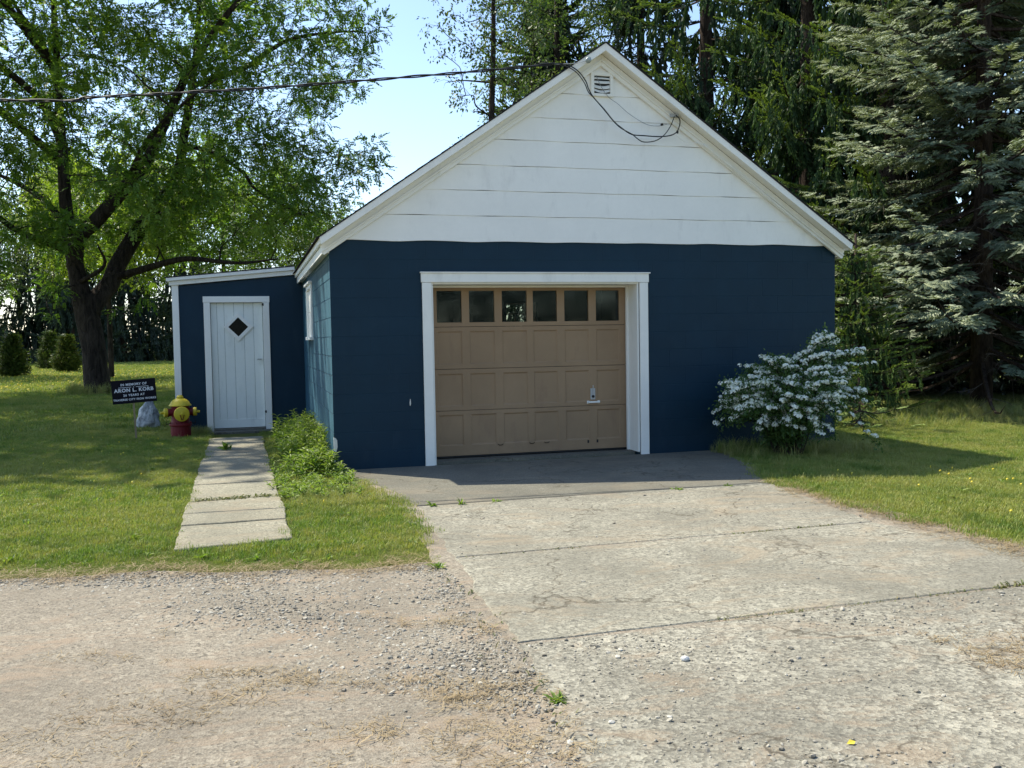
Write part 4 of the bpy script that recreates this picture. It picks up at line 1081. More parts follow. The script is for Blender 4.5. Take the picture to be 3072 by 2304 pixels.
# ------------------------------------------------------------------ conifers on the right
conifer('blue_spruce', 'tall blue spruce with layered silver green boughs at the right edge', (12.6, 4.9, -.1), 15, 4.7, 'blue', M['blue'], z0=.9, step=.30, n_whorl=6, seed=51, zhi=8.3, tr=.17, detail=1.0, spray_sc=.98)
conifer('blue_spruce', 'second blue spruce half hidden behind the first, further right', (16.2, 6.4, -.1), 14, 3.8, 'blue', M['blue'], z0=1.5, step=.42, n_whorl=5, seed=52, zhi=6.0, tr=.2, detail=.4, spray_sc=1.5)
conifer('norway_spruce', 'norway spruce with drooping curtains, nearest behind the garage right slope', (12.6, 10.6, 0), 19, 4.6, 'norway', M['norway'], z0=1.6, step=0.54, n_whorl=4, seed=53, zhi=9.8, tr=.24, detail=.9, spray_sc=1.15, tshift=.08)
conifer('norway_spruce', 'norway spruce standing close behind the blue spruce', (12.9, 8.0, 0), 18, 3.9, 'norway', M['norway'], z0=2.0, step=0.58, n_whorl=4, seed=54, zhi=9.0, tr=.24, detail=.85, spray_sc=1.15, tshift=.04)
conifer('norway_spruce', 'norway spruce left of the bare spruce trunks, behind the roof', (11.4, 13.6, 0), 18, 4.2, 'norway', M['norway'], z0=1.8, step=0.60, n_whorl=4, seed=55, zhi=10.5, tr=.24, detail=.8, spray_sc=1.2, tshift=.05)
conifer('norway_spruce', 'greyish spruce furthest left, just right of the garage peak', (11.6, 18.4, 0), 17, 3.9, 'norway', M['farspruce'], z0=2.0, step=.5, n_whorl=5, seed=56, zhi=12.5, tr=.22, detail=.26, tshift=.25, spray_sc=1.8)
conifer('young_spruce', 'young bright green spruce growing against the garage rear corner', (9.1, 3.9, -.08), 3.1, 1.25, 'norway', M['norway'], z0=.35, step=.17, n_whorl=6, seed=57, tr=.05, dead=False, tshift=.30, spray_sc=.62)
conifer('young_spruce', 'small dark spruce sapling on the grass right of the flowering bush', (8.0, 2.3, -.08), .75, .75, 'blue', M['norway'], z0=.12, step=.12, n_whorl=6, seed=58, tr=.02, dead=False, tshift=.05, spray_sc=.7)

for i, (x, y, H, R_, sd_) in enumerate([(15.8, 9.6, 15, 4.2, 251), (19.5, 7.6, 14, 4.2, 252), (15.2, 15.5, 15, 4.2, 253), (9.8, 22.5, 15, 4.0, 254)]):
    conifer('spruce_tree', ['dark spruce in the second row behind the two nearest norway spruces', 'dark spruce deep behind the blue spruces at the right edge', 'dark spruce in the back row between the norway spruces', 'dark spruce in the back row just right of the dense maple'][i],
            (x, y, -.05), H, R_, 'norway', M['farspruce'], z0=.5, step=.55, n_whorl=6, seed=sd_, zhi=9, tr=.2, detail=.30, dead=False, prot=HANG_LO, spray_sc=2.3)
# far spruces and cedars on the left
G4 = 'dark spruces far beyond the lawn'
for i, (x, y, H, R_, s) in enumerate([(-27, 66, 15, 4.5, 61), (-19.5, 62, 16, 4.6, 62), (-15.2, 64, 14, 4.4, 63), (-12.2, 60, 15, 4.6, 64), (-9.6, 63, 15, 4.6, 65), (-5.5, 66, 14, 4.4, 66), (-23, 72, 17, 5, 68)]):
    conifer('spruce_tree', ['dark far spruce at the left picture edge', 'dark far spruce behind the leftmost cedar', 'dark far spruce between the cedars and the walnut trunk', 'dark far spruce left behind the walnut trunk', 'dark far spruce right of the walnut trunk', 'dark far spruce just left of the shed', 'tallest dark far spruce at the back left'][i],
            (x, y, 0), H, R_, 'norway', M['farspruce'], z0=1.2, step=.85, n_whorl=6, seed=s, zhi=11, tr=.24, detail=.42, dead=False, prot=HANG_LO, spray_sc=2.6)
def thuja(base, H, R_, seed, label):
    t = empty('cedar_tree', base, label, 'tree', 'small cedars on the far lawn'); r = np.random.default_rng(seed)
    MB().tube([(base[0], base[1], -.1), (base[0], base[1], H * .9)], [.05, .01], 6).build('trunk', M['bark2'], t)
    n = 1900; z = r.uniform(0, 1, n) ** 1.25 * H; rad = R_ * np.clip(1.02 - z / H, 0, 1) ** .85 * (.72 + .28 * np.clip(z / .35, 0, 1)) * (1 + .16 * np.sin(z * 7 + seed)) * (r.uniform(.3, 1.12, n)); a = r.uniform(0, 2 * PI, n)
    rad *= 1 + .14 * np.sin(a * 5 + z * 3)
    P = np.stack([base[0] + rad * np.cos(a), base[1] + rad * np.sin(a), z + .03], 1); D = np.stack([np.cos(a) * .5, np.sin(a) * .5, r.uniform(.4, 1.2, n)], 1)
    link('crown', foliage_mesh('crown', SPRAY, P, D, r.uniform(.10, .36, n), .45 + r.normal(0, .2, n) + .3 * (r.uniform(0, 1) - .5), M['thuja']), t)
thuja((-10.79, 35.46, 0), 1.72, 0.6, 71, 'reddish tinged cedar nearest, leftmost of the three small cedars')
thuja((-11.29, 46.38, 0), 1.95, 0.69, 72, 'slim pointed cedar in the middle of the three small cedars')
thuja((-9.50, 40.75, 0), 1.66, 0.65, 73, 'broad cedar beside the walnut trunk, rightmost of the three')
# hedge-like brush line at the far end of the lawn
r = np.random.default_rng(80); n = 4200
bx_ = r.uniform(-60, 30, n); P = np.stack([bx_, 74 + r.uniform(-1.5, 1.5, n), r.uniform(0, 1, n) ** 1.1 * (2.6 + 1.0 * np.sin(bx_ * .35) + .6 * np.sin(bx_ * 1.1))], 1); P[:, 2] = np.abs(P[:, 2])
hb = link('brush_line', foliage_mesh('brush_line', SPRAY, P, r.normal(0, 1, (n, 3)), r.uniform(.8, 1.3, n), r.uniform(.0, .5, n), M['farspruce'])); tag(hb, kind='stuff')

# ------------------------------------------------------------------ flowering bush
BB = np.array([4.95, -.62, 0.]); BR = np.array([.849, -.528, 0]); BW = np.array([.528, .849, 0])
bush = empty('flowering_bush', tuple(BB), 'white flowering bush with arching stems against the blue wall', 'bush')
r = np.random.default_rng(90); cn = MB(); LP = []; LD = []; LT = []; LS = []; FP = []; FD = []
tips = []
for k in range(105):
    a = r.uniform(0, 2 * PI); rr_ = math.sqrt(r.uniform(.02, 1))
    u = math.cos(a) * rr_; d = math.sin(a) * rr_
    zt = (1.10 + .14 * u - .50 * rr_ ** 2) * r.uniform(.72, 1.06)
    tips.append((u * .86 + .04, d * .55 - .02, zt))
tips += [(r.uniform(-.72, .62), r.uniform(-.62, -.35), r.uniform(.22, .85)) for _ in range(34)]
tips += [(-.6, -.1, .82), (-.65, -.2, .70), (-.42, .05, .98), (-.7, .05, .55), (.42, .10, 1.34), (.48, .0, 1.30), (.55, .05, 1.24), (.78, -.05, 1.12), (.80, .0, 1.15), (.88, -.1, 1.0), (-.80, -.1, .30), (-.82, -.1, .45), (-.72, 0, .62), (-.28, .02, 1.08), (-.12, .0, 1.05), (-.5, 0, .98), (.92, -.2, .14), (.3, -.5, .35), (0, -.5, .40), (-.3, -.45, .3)]
for (u, d, zt) in tips:
    b0 = BB + BR * r.uniform(-.14, .14) + BW * r.uniform(-.1, .1)
    tip = BB + BR * u + BW * d + np.array([0, 0, zt])
    L = np.linalg.norm(tip - b0)
    mid = b0 + (tip - b0) * np.array([.48, .48, 0]) + np.array([0, 0, max(zt * .8, .55 * L) + .06])
    pts = spline([b0, mid, tip], 7)
    cn.tube([tuple(p) for p in pts], list(np.linspace(.006, .0018, len(pts))), 4, False)
    for i in range(3, len(pts)):
        for _ in range(5):
            t = r.uniform(0, 1); p = pts[i - 1] + (pts[i] - pts[i - 1]) * t + r.normal(0, .032, 3)
            LP.append(p); LD.append(r.normal(0, 1, 3) + [0, 0, -.2]); LS.append(r.uniform(.06, .10)); LT.append(r.uniform(.2, .8))
    for i in range(7, len(pts)):
        for _ in range(3 if i > 9 else 2):
            if r.uniform() < .9:
                t = r.uniform(0, 1); FP.append(pts[i - 1] + (pts[i] - pts[i - 1]) * t + np.array([r.normal(0, .02), r.normal(0, .02), .018 + r.uniform(0, .02)])); dd = nrm(np.array([u * .4, d * .4 - .25, .9]) + r.normal(0, .25, 3)); FD.append(dd)
tag(cn.build('stems', M['bark2'], bush), kind='stuff')
LP = np.array(LP); LP[:, 2] = np.maximum(LP[:, 2], .02)
# keep everything clear of the wall
LP[:, 1] = np.minimum(LP[:, 1], np.where(LP[:, 0] < W_ + .05, -.03, 9)); FP = np.array(FP); FP[:, 1] = np.minimum(FP[:, 1], np.where(FP[:, 0] < W_ + .05, -.04, 9))
link('leaves', foliage_mesh('leaves', SPRAY, LP, LD, LS, LT, M['spirea'], roll=r.uniform(-3, 3, len(LP))), bush)
def umbel(seed):
    q = np.random.default_rng(seed); rh = []; T = []
    for k in range(15):
        v = nrm(q.normal(0, 1, 3)); v[2] = abs(v[2]) * .8 + .05
        c = v * .025; s = nrm(np.cross(v, q.normal(0, 1, 3))); b = c - s * .0115; e = c + s * .0115
        rh.append(rhomb(b, e, .022, v)); T.append(q.uniform(-.3, .3))
    return proto_from(rh, T)
UM = [umbel(s) for s in range(4)]
FD = np.array(FD); order = np.argsort(FP @ np.array([.3, 1, -.6])); n_ind = 290
RF = frames(np.cross(FD, [0.3, 0.2, 1.0]) + 1e-3, FD)
ums = [mesh_np('flower_head', u_[0], u_[1], M['petal'], tint=np.clip(u_[2] + .5, 0, 1)) for u_ in UM]
for c_, k in enumerate(order[:n_ind]):
    o = bpy.data.objects.new('flower_head', ums[c_ % 4]); COL.objects.link(o); o.parent = bush
    mm = Matrix([list(row) for row in RF[k]]).to_4x4(); o.matrix_basis = Matrix.Translation(Vector(FP[k]) - bush.location) @ mm @ Matrix.Scale(random.uniform(.85, 1.3), 4)
rest = order[n_ind:]
if len(rest):
    parts = [place(UM[j], FP[rest][j::4], RF[rest][j::4], r.uniform(.85, 1.3, len(rest[j::4])), np.full(len(rest[j::4]), .5)) for j in range(4)]
    V, F, T = merge(parts); tag(link('flower_heads', mesh_np('flower_heads', V, F, M['petal'], tint=T), bush), kind='stuff')

# ------------------------------------------------------------------ leafy weeds along the garage's left wall
r = np.random.default_rng(95); SP_ = []; LP = []; LD = []; LS = []; LT = []; wm = MB()
for k in range(320):
    y = r.uniform(-1.75, 3.3); x = -.03 - abs(r.normal(0, .22)); x = max(x, -.50)
    if y < -.2: x = r.uniform(-.62, .12 if y < -.35 else -.03)
    h = (.40 if y > .4 else .25 if y > -.5 else .11) * r.uniform(.55, 1.15) * (1 - .35 * abs(x + .25))
    top = np.array([x + r.normal(0, .06), y + r.normal(0, .06), h]); b0 = np.array([x, y, 0])
    if top[1] > -.02: top[0] = min(top[0], -.04)
    wm.tube([tuple(b0), tuple((b0 + top) / 2 + r.normal(0, .01, 3)), tuple(top)], [.004, .003, .0015], 3, False)
    m_ = int(8 + h * 38)
    for i in range(m_):
        t = .15 + .85 * i / m_; a = i * 2.4 + r.uniform(-.4, .4)
        LP.append(b0 + (top - b0) * t); LD.append([math.cos(a), math.sin(a), r.uniform(.15, .75)]); LS.append((.115 if y > -.3 else .075) * r.uniform(.7, 1.25) * (1.1 - .5 * t)); LT.append(.35 + .4 * t + r.uniform(-.15, .2))
def lance(w_, seed):
    q = random.Random(seed); V = []; F = []
    for i, (x, ww, z) in enumerate([(0, .05, 0), (.35, w_, .08), (.7, w_ * .8, .06), (1, .0, -.10)]):
        V += [(x, ww / 2, z + ww * .25), (x, 0, z), (x, -ww / 2, z + ww * .25)]
    for i in range(3): F += [(3 * i, 3 * i + 3, 3 * i + 4, 3 * i + 1), (3 * i + 1, 3 * i + 4, 3 * i + 5, 3 * i + 2)]
    return np.array(V), np.array(F), np.array([q.uniform(-.06, .06)] * 6)
LAN = [lance(.18, 1), lance(.22, 2), lance(.32, 3)]
wd = link('weed_stems', wm.mesh('weed_stems', M['weed']))
me = foliage_mesh('weed_patch', LAN, LP, LD, LS, LT, M['weed'])
wp = link('weed_patch', me); tag(wp, kind='stuff'); wd.parent = wp; wd.name = 'stems'
# weeds in cracks
def rosette(mat_key, name, label, x, y, z, n, size, seed, cat='weed', group='small weeds growing in the concrete joints', up=.5):
    q = np.random.default_rng(seed); P = []; D = []; S = []; T = []
    for i in range(n):
        a = q.uniform(0, 2 * PI); P.append([x + q.normal(0, size * .18), y + q.normal(0, size * .12), z]); D.append([math.cos(a), math.sin(a), q.uniform(.15, up * 2)]); S.append(size * q.uniform(.5, 1.1)); T.append(q.uniform(.2, .9))
    o = link(name, foliage_mesh(name, LAN, P, D, S, T, M[mat_key])); tag(o, label, cat, group); return o
rosette('weed', 'weed', 'green broad leafed weed at the left edge of the lower drive slab', .235, -6.55, .0, 30, .062, 1, group=None)
rosette('weed', 'weed', 'dark leafy weed where lawn, gravel and drive meet', .22, -4.40, .0, 20, .065, 2, group=None)
rosette('weed', 'weed', 'small weed on the apron joint, middle of the drive', 2.75, -2.38, .0, 14, .07, 3)
rosette('weed', 'weed', 'small weed on the apron joint near the right lawn edge', 3.25, -2.36, .0, 12, .06, 4)
rosette('weed', 'weed', 'weed tuft on the apron joint nearest the left lawn', .58, -2.37, .0, 18, .07, 5)
rosette('weed', 'weed', 'second weed tuft from the left on the apron joint', .80, -2.39, .0, 18, .08, 6, up=1)
rosette('weed', 'weed', 'third weed tuft from the left on the apron joint', 1.10, -2.38, .0, 16, .06, 7)
rosette('weed', 'weed', 'upright weed sprig growing on the walkway near the shed door', -1.12, 2.35, .02, 22, .13, 8, group=None, up=1.4)
rosette('weed', 'weed', 'broad leafed weed at the front end of the walkway', -1.15, -3.62, .0, 16, .07, 9, group=None)
rosette('weed', 'weed', 'broad leafed weed in the grass right of the walkway end', -.82, -3.80, .0, 14, .065, 10, group=None)
jw = []
q = np.random.default_rng(101); P = []; D = []; S = []; T = []
def along_line(a, b, n, spread, size, zz=.005):
    for _ in range(n):
        t = q.uniform(0, 1) ; P.append([a[0] + (b[0] - a[0]) * t + q.normal(0, spread), a[1] + (b[1] - a[1]) * t + q.normal(0, spread), zz]); an = q.uniform(0, 2 * PI); D.append([math.cos(an), math.sin(an), q.uniform(.2, 1.3)]); S.append(size * q.uniform(.5, 1.2)); T.append(q.uniform(.1, .95))
along_line((-1.30, -1.50), (-.62, -1.46), 260, .035, .042, .02)
along_line((2.3, -4.18), (3.1, -4.14), 110, .010, .028); along_line((.4, -4.2), (1.2, -4.19), 30, .02, .03)
along_line((1.2, -5.86), (3.4, -5.82), 170, .012, .026); along_line((2.9, -5.83), (3.6, -5.81), 120, .02, .04)
along_line((.22, -4.4), (.2, -6.9), 60, .05, .04)
jo = link('joint_weeds', foliage_mesh('joint_weeds', LAN, P, D, S, T, M['jweed'])); tag(jo, kind='stuff')

# ------------------------------------------------------------------ scatter with geometry nodes (grass, gravel, straw: nobody could count it)
def gn_scatter(name, protos, P, rot, scl, it, mats):
    V = []; F4 = []; F3 = []; pid = []; ft = []; o = 0
    for k, (pv, pf, pt_) in enumerate(protos):
        V.append(pv); pid.append(np.full(len(pv), k + 1)); (F4 if pf.shape[1] == 4 else F3).append(pf + o); ft.append(pt_); o += len(pv)
    sel = RNG.integers(0, len(protos), len(P)); V.append(P); pid.append(-(sel + 1)); nproto = o
    V = np.concatenate(V); pid = np.concatenate(pid).astype(np.int32); n = len(P)
    me = mesh_np(name, V, (F4 or F3)[0] if len(F4 + F3) == 1 else np.concatenate(F4 or F3), mats, tint=np.concatenate(ft))
    a = me.attributes.new('pid', 'INT', 'POINT'); a.data.foreach_set('value', pid)
    z3 = np.zeros((len(V), 3), np.float32); z3[nproto:] = rot; a = me.attributes.new('rot', 'FLOAT_VECTOR', 'POINT'); a.data.foreach_set('vector', z3.ravel())
    z1 = np.zeros(len(V), np.float32); z1[nproto:] = scl; a = me.attributes.new('scl', 'FLOAT', 'POINT'); a.data.foreach_set('value', z1)
    z1 = np.zeros(len(V), np.float32); z1[nproto:] = it; a = me.attributes.new('itint', 'FLOAT', 'POINT'); a.data.foreach_set('value', z1)
    ob = link(name, me); tag(ob, kind='stuff')
    ng = bpy.data.node_groups.new(name + '_scatter', 'GeometryNodeTree')
    ng.interface.new_socket('Geometry', in_out='INPUT', socket_type='NodeSocketGeometry'); ng.interface.new_socket('Geometry', in_out='OUTPUT', socket_type='NodeSocketGeometry')
    L = ng.links.new; nn = ng.nodes.new
    gi, go = nn('NodeGroupInput'), nn('NodeGroupOutput'); jn = nn('GeometryNodeJoinGeometry')
    def attr(nm, t):
        x = nn('GeometryNodeInputNamedAttribute'); x.data_type = t; x.inputs['Name'].default_value = nm; return x.outputs['Attribute']
    ap, ar, as_ = attr('pid', 'INT'), attr('rot', 'FLOAT_VECTOR'), attr('scl', 'FLOAT')
    for k in range(len(protos)):
        geo = []
        for v in (k + 1, -(k + 1)):
            c = nn('FunctionNodeCompare'); c.data_type = 'INT'; c.operation = 'EQUAL'; L(ap, c.inputs[2]); c.inputs[3].default_value = v
            sp = nn('GeometryNodeSeparateGeometry'); sp.domain = 'POINT'; L(gi.outputs[0], sp.inputs[0]); L(c.outputs[0], sp.inputs[1]); geo.append(sp.outputs[0])
        ip = nn('GeometryNodeInstanceOnPoints'); L(geo[1], ip.inputs['Points']); L(geo[0], ip.inputs['Instance']); L(ar, ip.inputs['Rotation']); L(as_, ip.inputs['Scale'])
        L(ip.outputs[0], jn.inputs[0])
    L(jn.outputs[0], go.inputs[0])
    md = ob.modifiers.new('scatter', 'NODES'); md.node_group = ng
    return ob
def tuft(nb, rad, h, w_, seed, lean=.45, dry=.15):
    q = np.random.default_rng(seed); V = []; F = []; T = []
    for i in range(nb):
        p = np.array([*(q.uniform(-rad, rad, 2)), -.006]); a = q.uniform(0, 2 * PI); hh = h * q.uniform(.5, 1.25); ln = q.uniform(.05, lean) * hh * 1.6
        d = np.array([math.cos(a), math.sin(a), 0]); s = np.array([-d[1], d[0], 0]) * w_ / 2
        o = len(V); m_ = p + d * ln * .35 + [0, 0, hh * .6]; e = p + d * ln + [0, 0, hh * (1 - .25 * ln / hh)]
        V += [p - s, p + s, m_ - s * .8, m_ + s * .8, e - s * .15, e + s * .15]; F += [(o, o + 1, o + 3, o + 2), (o + 2, o + 3, o + 5, o + 4)]
        t = q.uniform(0, .75) if q.uniform() > dry else q.uniform(.8, 1); T += [t, t + .08]
    return np.array(V), np.array(F), np.clip(np.array(T), 0, 1)
def bumpy(x, y, s=1.0):
    return (np.sin(x * 2.3 * s + 1.3 * np.sin(y * 1.7 * s)) + np.sin(y * 2.9 * s + 2 * np.sin(x * 1.1 * s)) + np.sin((x + y) * 5.1 * s)) / 3
def is_lawn(x, y, pad=0.0):
    ok = np.ones(len(x), bool)
    ok &= ~((x > -.01 - pad) & (x < W_ + .01) & (y > -.01 - pad) & (y < D_))           # garage
    ok &= ~((x > -1.90) & (x < .1) & (y > SY - .01) & (y < SY + sdp))                  # shed
    we = .02 * np.sin(y * 9) + .015 * np.sin(y * 23)
    ok &= ~((x > -1.345 - .02 * (y + 3.4) / 2 + we) & (x < -.575 - .009 * (y + 3.4) + we) & (y > -3.40 + .03 * np.sin(x * 14) + .1 * (x + 1.33)) & (y < SY))
    xl = np.interp(y, [-6.2, -5.8, -4.2, -2.35, -1.3, -.5, 0], [.10, .16, .27, .40, .29, .12, .0]) + .03 * np.sin(y * 5.3) + .02 * np.sin(y * 13)
    xr = np.interp(y, [-7, -5.8, -4.2, -2.3, -1.5, -.8, 0], [4.15, 3.98, 3.66, 3.70, 3.98, 4.24, 4.5]) + .035 * np.sin(y * 4.1 + 1) + .02 * np.sin(y * 11)
    ok &= ~((x > xl) & (x < xr) & (y < .01))
    yb = ybound(x); ok &= ~((x <= xl) & (y < yb + .10 * bumpy(x, y, 2.2) + .02))
    ok &= ~((x >= xr) & (y < -5.75 - .1 * (x - 3.6) + .08 * bumpy(x, y, 2)))
    return ok
def jgrid(x0, x1, y0, y1, s):
    xs_ = np.arange(x0, x1, s); ys_ = np.arange(y0, y1, s); A, B = np.meshgrid(xs_, ys_); A = A.ravel() + RNG.uniform(-.6, .6, A.size) * s; B = B.ravel() + RNG.uniform(-.6, .6, B.size) * s
    return A, B
TF = [tuft(70, .085, .040, .0040, s) for s in range(4)]
def lawn(name, boxes, s, protos, hmul=1.0):
    P = []
    for b in boxes:
        a, c = jgrid(*b, s); m_ = is_lawn(a, c); P.append(np.stack([a[m_], c[m_]], 1))
    P = np.concatenate(P); n = len(P); x, y = P[:, 0], P[:, 1]
    sc = hmul * RNG.uniform(.75, 1.2, n) * (1 + .18 * bumpy(x, y, .8))
    edge_lo = np.clip((y - ybound(x)) / .5, .35, 1); sc *= np.where(x < .4, edge_lo, 1)
    near = np.minimum(np.abs(x - 1.9) , 9); rot = np.stack([RNG.normal(0, .12, n), RNG.normal(0, .12, n), RNG.uniform(0, 6.28, n)], 1)
    it = np.clip(.45 + .35 * bumpy(x, y, .55) + RNG.normal(0, .16, n), 0, 1)
    gn_scatter(name, protos, np.stack([x, y, gz(x, y)], 1), rot, sc, it, M['grass'])
lawn('lawn_grass', [(-4.2, .6, -4.7, 6.0), (3.4, 10.0, -6.4, 7.0)], .068, TF)
TF2 = [tuft(60, .17, .05, .009, s + 20) for s in range(3)]
lawn('lawn_grass', [(-11, 0.2, 6.0, 20), (-7, -4.2, -3, 6.0), (6.0, 12, 7, 12)], .15, TF2)
TF3 = [tuft(50, .35, .07, .022, s + 30) for s in range(3)]
lawn('lawn_grass', [(-26, 3, 20, 60)], .42, TF3)
# taller unmown grass
TT = [tuft(16, .05, .30, .006, s + 40, .7, .3) for s in range(3)]
def tall(name, P, smul):
    P = np.array(P); n = len(P); z = gz(P[:, 0], P[:, 1])
    gn_scatter(name, TT, np.stack([P[:, 0], P[:, 1], z], 1), np.stack([RNG.normal(0, .15, n), RNG.normal(0, .15, n), RNG.uniform(0, 6.28, n)], 1), np.array(smul) * RNG.uniform(.6, 1.2, n), RNG.uniform(.1, .8, n), M['tallgrass'])
pp = []; ss = []
for _ in range(2300):
    x = RNG.uniform(8.0, 14.5); y = RNG.uniform(1.9, 5.2) - (x - 8) * .10
    pp.append((x, y)); ss.append(.55 + .35 * bumpy(x, y, 1))
for _ in range(260):
    a = RNG.uniform(0, 6.28); d = .55 + abs(RNG.normal(0, .22)); pp.append((-4.93 + d * math.cos(a), 18.45 + d * math.sin(a))); ss.append(1.5 - .6 * d)
for _ in range(420):
    x = RNG.uniform(4.25, 6.3); y = -.05 - abs(RNG.normal(0, .38)); pp.append((x, y)); ss.append(.55)
for _ in range(110): x = RNG.uniform(-1.85, -1.40); pp.append((x, SY - .04 - abs(RNG.normal(0, .12)))); ss.append(.45)
for _ in range(60): x = RNG.uniform(-2.7, -1.5); pp.append((x, RNG.uniform(4.2, 6.3))); ss.append(.35)
for _ in range(200): pp.append((RNG.uniform(-.6, .2), RNG.uniform(-2.1, -1.2))); ss.append(.28)
tall('tall_grass', pp, ss)

# gravel: loose stones pressed into the road and strewn over the slabs
def stone_proto(seed):
    import bmesh
    q = random.Random(seed); bm = bmesh.new(); bmesh.ops.create_icosphere(bm, subdivisions=1, radius=.5)
    for v in bm.verts: v.co = Vector((v.co.x * 1.25, v.co.y * .95, v.co.z * .62)) * q.uniform(.78, 1.15)
    V = np.array([tuple(v.co) for v in bm.verts]); F = np.array([[v.index for v in f.verts] for f in bm.faces]); bm.free()
    return V, F, np.zeros(len(F))
SPt = [stone_proto(s) for s in range(6)]
def stones(name, P, s, seed):
    q = np.random.default_rng(seed); n = len(P); sc = s
    gn_scatter(name, SPt, np.stack([P[:, 0], P[:, 1], P[:, 2] + sc * .12], 1), np.stack([q.normal(0, .3, n), q.normal(0, .3, n), q.uniform(0, 6.28, n)], 1), sc, q.beta(2.2, 2, n), M['stone'])
q = np.random.default_rng(200); n = 150000
x = q.uniform(-4.6, .35, n); y = -7.9 + (4.5) * q.uniform(0, 1, n) ** .9
m_ = (y < ybound(x) - .02) & (x < .24 + .03 * np.sin(y * 5) - .06 * np.clip(-y - 6, 0, 2)) & (bumpy(x, y * 1.9, .9) + .5 * bumpy(x, y, 3) + q.normal(0, .8, n) > -.35)
x, y = x[m_], y[m_]; s = np.clip(q.lognormal(math.log(.0080), .5, len(x)), .004, .026)
stones('road_gravel', np.stack([x, y, np.full(len(x), .006)], 1), s, 1)
n = 14000; x = q.uniform(-.1, 5.2, n); y = q.uniform(-8.2, -5.9, n); m_ = (bumpy(x, y, 1.1) + q.normal(0, .35, n) > .25); x, y = x[m_], y[m_]
x2 = q.uniform(.4, 3.5, 260); y2 = q.uniform(-5.8, -2.4, 260); x = np.concatenate([x, x2]); y = np.concatenate([y, y2])
stones('strewn_gravel', np.stack([x, y, np.full(len(x), .012)], 1), np.clip(q.lognormal(math.log(.010), .4, len(x)), .004, .03), 2)
# straw and dry clippings
def strawp(seed):
    q = np.random.default_rng(seed); V = []; F = []; T = []
    for i in range(9):
        p = np.array([*(q.normal(0, .02, 2)), q.uniform(0, .006)]); a = q.uniform(0, 6.28); L = q.uniform(.02, .05); d = np.array([math.cos(a), math.sin(a), q.uniform(-.05, .35)]); s = np.array([-d[1], d[0], 0]) * .0011
        o = len(V); V += [p - s, p + s, p + d * L + s, p + d * L - s]; F.append((o, o + 1, o + 2, o + 3)); T.append(q.uniform(0, 1))
    return np.array(V), np.array(F), np.array(T)
q = np.random.default_rng(210); n = 5200; x = q.uniform(-3.2, .25, n); y = q.uniform(-7.6, -4.2, n)
dens = bumpy(x * 1.3, y * 2.2, 1.2) + .8 * np.clip((-5.6 - y), -1, 1) + q.normal(0, .3, n); m_ = (dens > .62) & (y < ybound(x) + .05)
xb = q.uniform(-4, .2, 900); yb_ = ybound(xb) + q.normal(0, .10, 900)
xe = np.interp(q.uniform(-5.6, -2.2, 700), [-5.6, -2.2], [3.9, 3.75]); ye = q.uniform(-5.6, -2.2, 700); xe = 3.66 + q.normal(0, .09, 700) + np.where(ye > -2.6, .1, 0)
xc = q.uniform(2.0, 4.0, 500); yc = -6.45 + .25 * np.sin(xc * 2) + q.normal(0, .14, 500)
X_ = np.concatenate([x[m_], xb, xe, xc]); Y_ = np.concatenate([y[m_], yb_, ye, yc]); n = len(X_)
gn_scatter('dry_clippings', [strawp(s) for s in range(5)], np.stack([X_, Y_, np.full(n, .012)], 1), np.stack([np.zeros(n), np.zeros(n), q.uniform(0, 6.28, n)], 1), q.uniform(.6, 1.3, n), q.uniform(0, 1, n), M['straw'])
# a few things one can point at on the drive
pb = blob('pebble', (.020, .015, .012), (.879, -6.309, .020), paint('white_pebble', (.62, .61, .58), .7, .1), 1, .1, 2); tag(pb, 'largest white pebble lying on the lower drive slab', 'pebble')
mb = MB().add([(0, 0, .002), (.018, .010, .010), (.034, .0, .006), (.020, -.012, .003)], [(0, 3, 2, 1)])
yl = link('yellow_leaf', mb.mesh('yellow_leaf', paint('yellow_leaf_skin', (.62, .50, .05), .5, .1))); yl.location = (1.02, -7.20, .014); tag(yl, 'small yellow leaf lying on the lower drive slab', 'leaf')
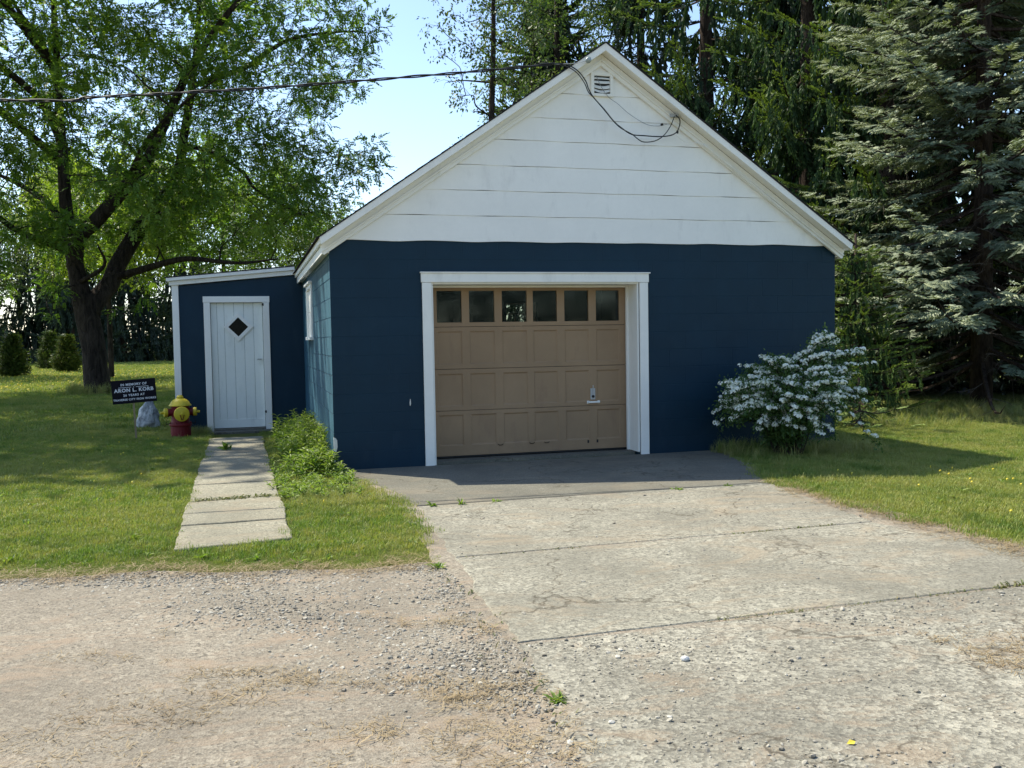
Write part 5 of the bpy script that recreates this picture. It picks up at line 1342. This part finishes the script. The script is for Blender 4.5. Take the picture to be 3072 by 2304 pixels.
# trees across the road behind the viewer: they show as the dark reflections in the garage door panes
r = np.random.default_rng(400); n = 2600; bx_ = r.uniform(-26, 30, n)
P = np.stack([bx_, -34 + r.uniform(-1.5, 1.5, n), np.abs(r.uniform(0, 1, n) * (6.5 + 1.5 * np.sin(bx_ * .3)))], 1)
tb = link('roadside_brush', foliage_mesh('roadside_brush', SPRAY, P, r.normal(0, 1, (n, 3)), r.uniform(1.0, 1.8, n), r.uniform(0, .5, n), M['farspruce'])); tag(tb, kind='stuff')

# clover, plantain and dandelions in the lawn
q = np.random.default_rng(500); P = []; D = []; S = []; T = []
for k in range(420):
    if k % 3: x0, y0 = q.uniform(-4.2, .3), q.uniform(-4.2, 5.5)
    else: x0, y0 = q.uniform(3.8, 8.5), q.uniform(-5.2, 3.0)
    if not is_lawn(np.array([x0]), np.array([y0]))[0]: continue
    sz = q.uniform(.025, .065)
    for i in range(q.integers(4, 9)):
        a = q.uniform(0, 2 * PI); P.append([x0 + q.normal(0, .015), y0 + q.normal(0, .015), float(gz(x0, y0)) + .012]); D.append([math.cos(a), math.sin(a), q.uniform(.3, .9)]); S.append(sz * q.uniform(.6, 1.2)); T.append(q.uniform(.1, .9))
tag(link('lawn_weeds', foliage_mesh('lawn_weeds', LAN, P, D, S, T, M['weed'])), kind='stuff')
M['dandelion'] = leafmat('yellow_dandelion', (.65, .50, .04), (.75, .60, .05), (.80, .70, .12), .1)
P = np.stack([q.uniform(-12, -1.9, 900), q.uniform(19, 44, 900)], 1); P = np.concatenate([P, np.stack([q.uniform(-3.8, 0, 26), q.uniform(-3.4, 5, 26)], 1), np.stack([q.uniform(4.2, 8, 40), q.uniform(-4.5, -2, 40)], 1)])
m_ = is_lawn(P[:, 0], P[:, 1]); P = P[m_]; n = len(P)
tag(link('dandelions', foliage_mesh('dandelions', [UM[0]], np.stack([P[:, 0], P[:, 1], gz(P[:, 0], P[:, 1]) + .045], 1), np.tile([0.1, 0, 1.], (n, 1)) + q.normal(0, .1, (n, 3)), np.where(P[:, 1] > 15, 1.3, .45), q.uniform(.2, .8, n), M['dandelion'])), kind='stuff')
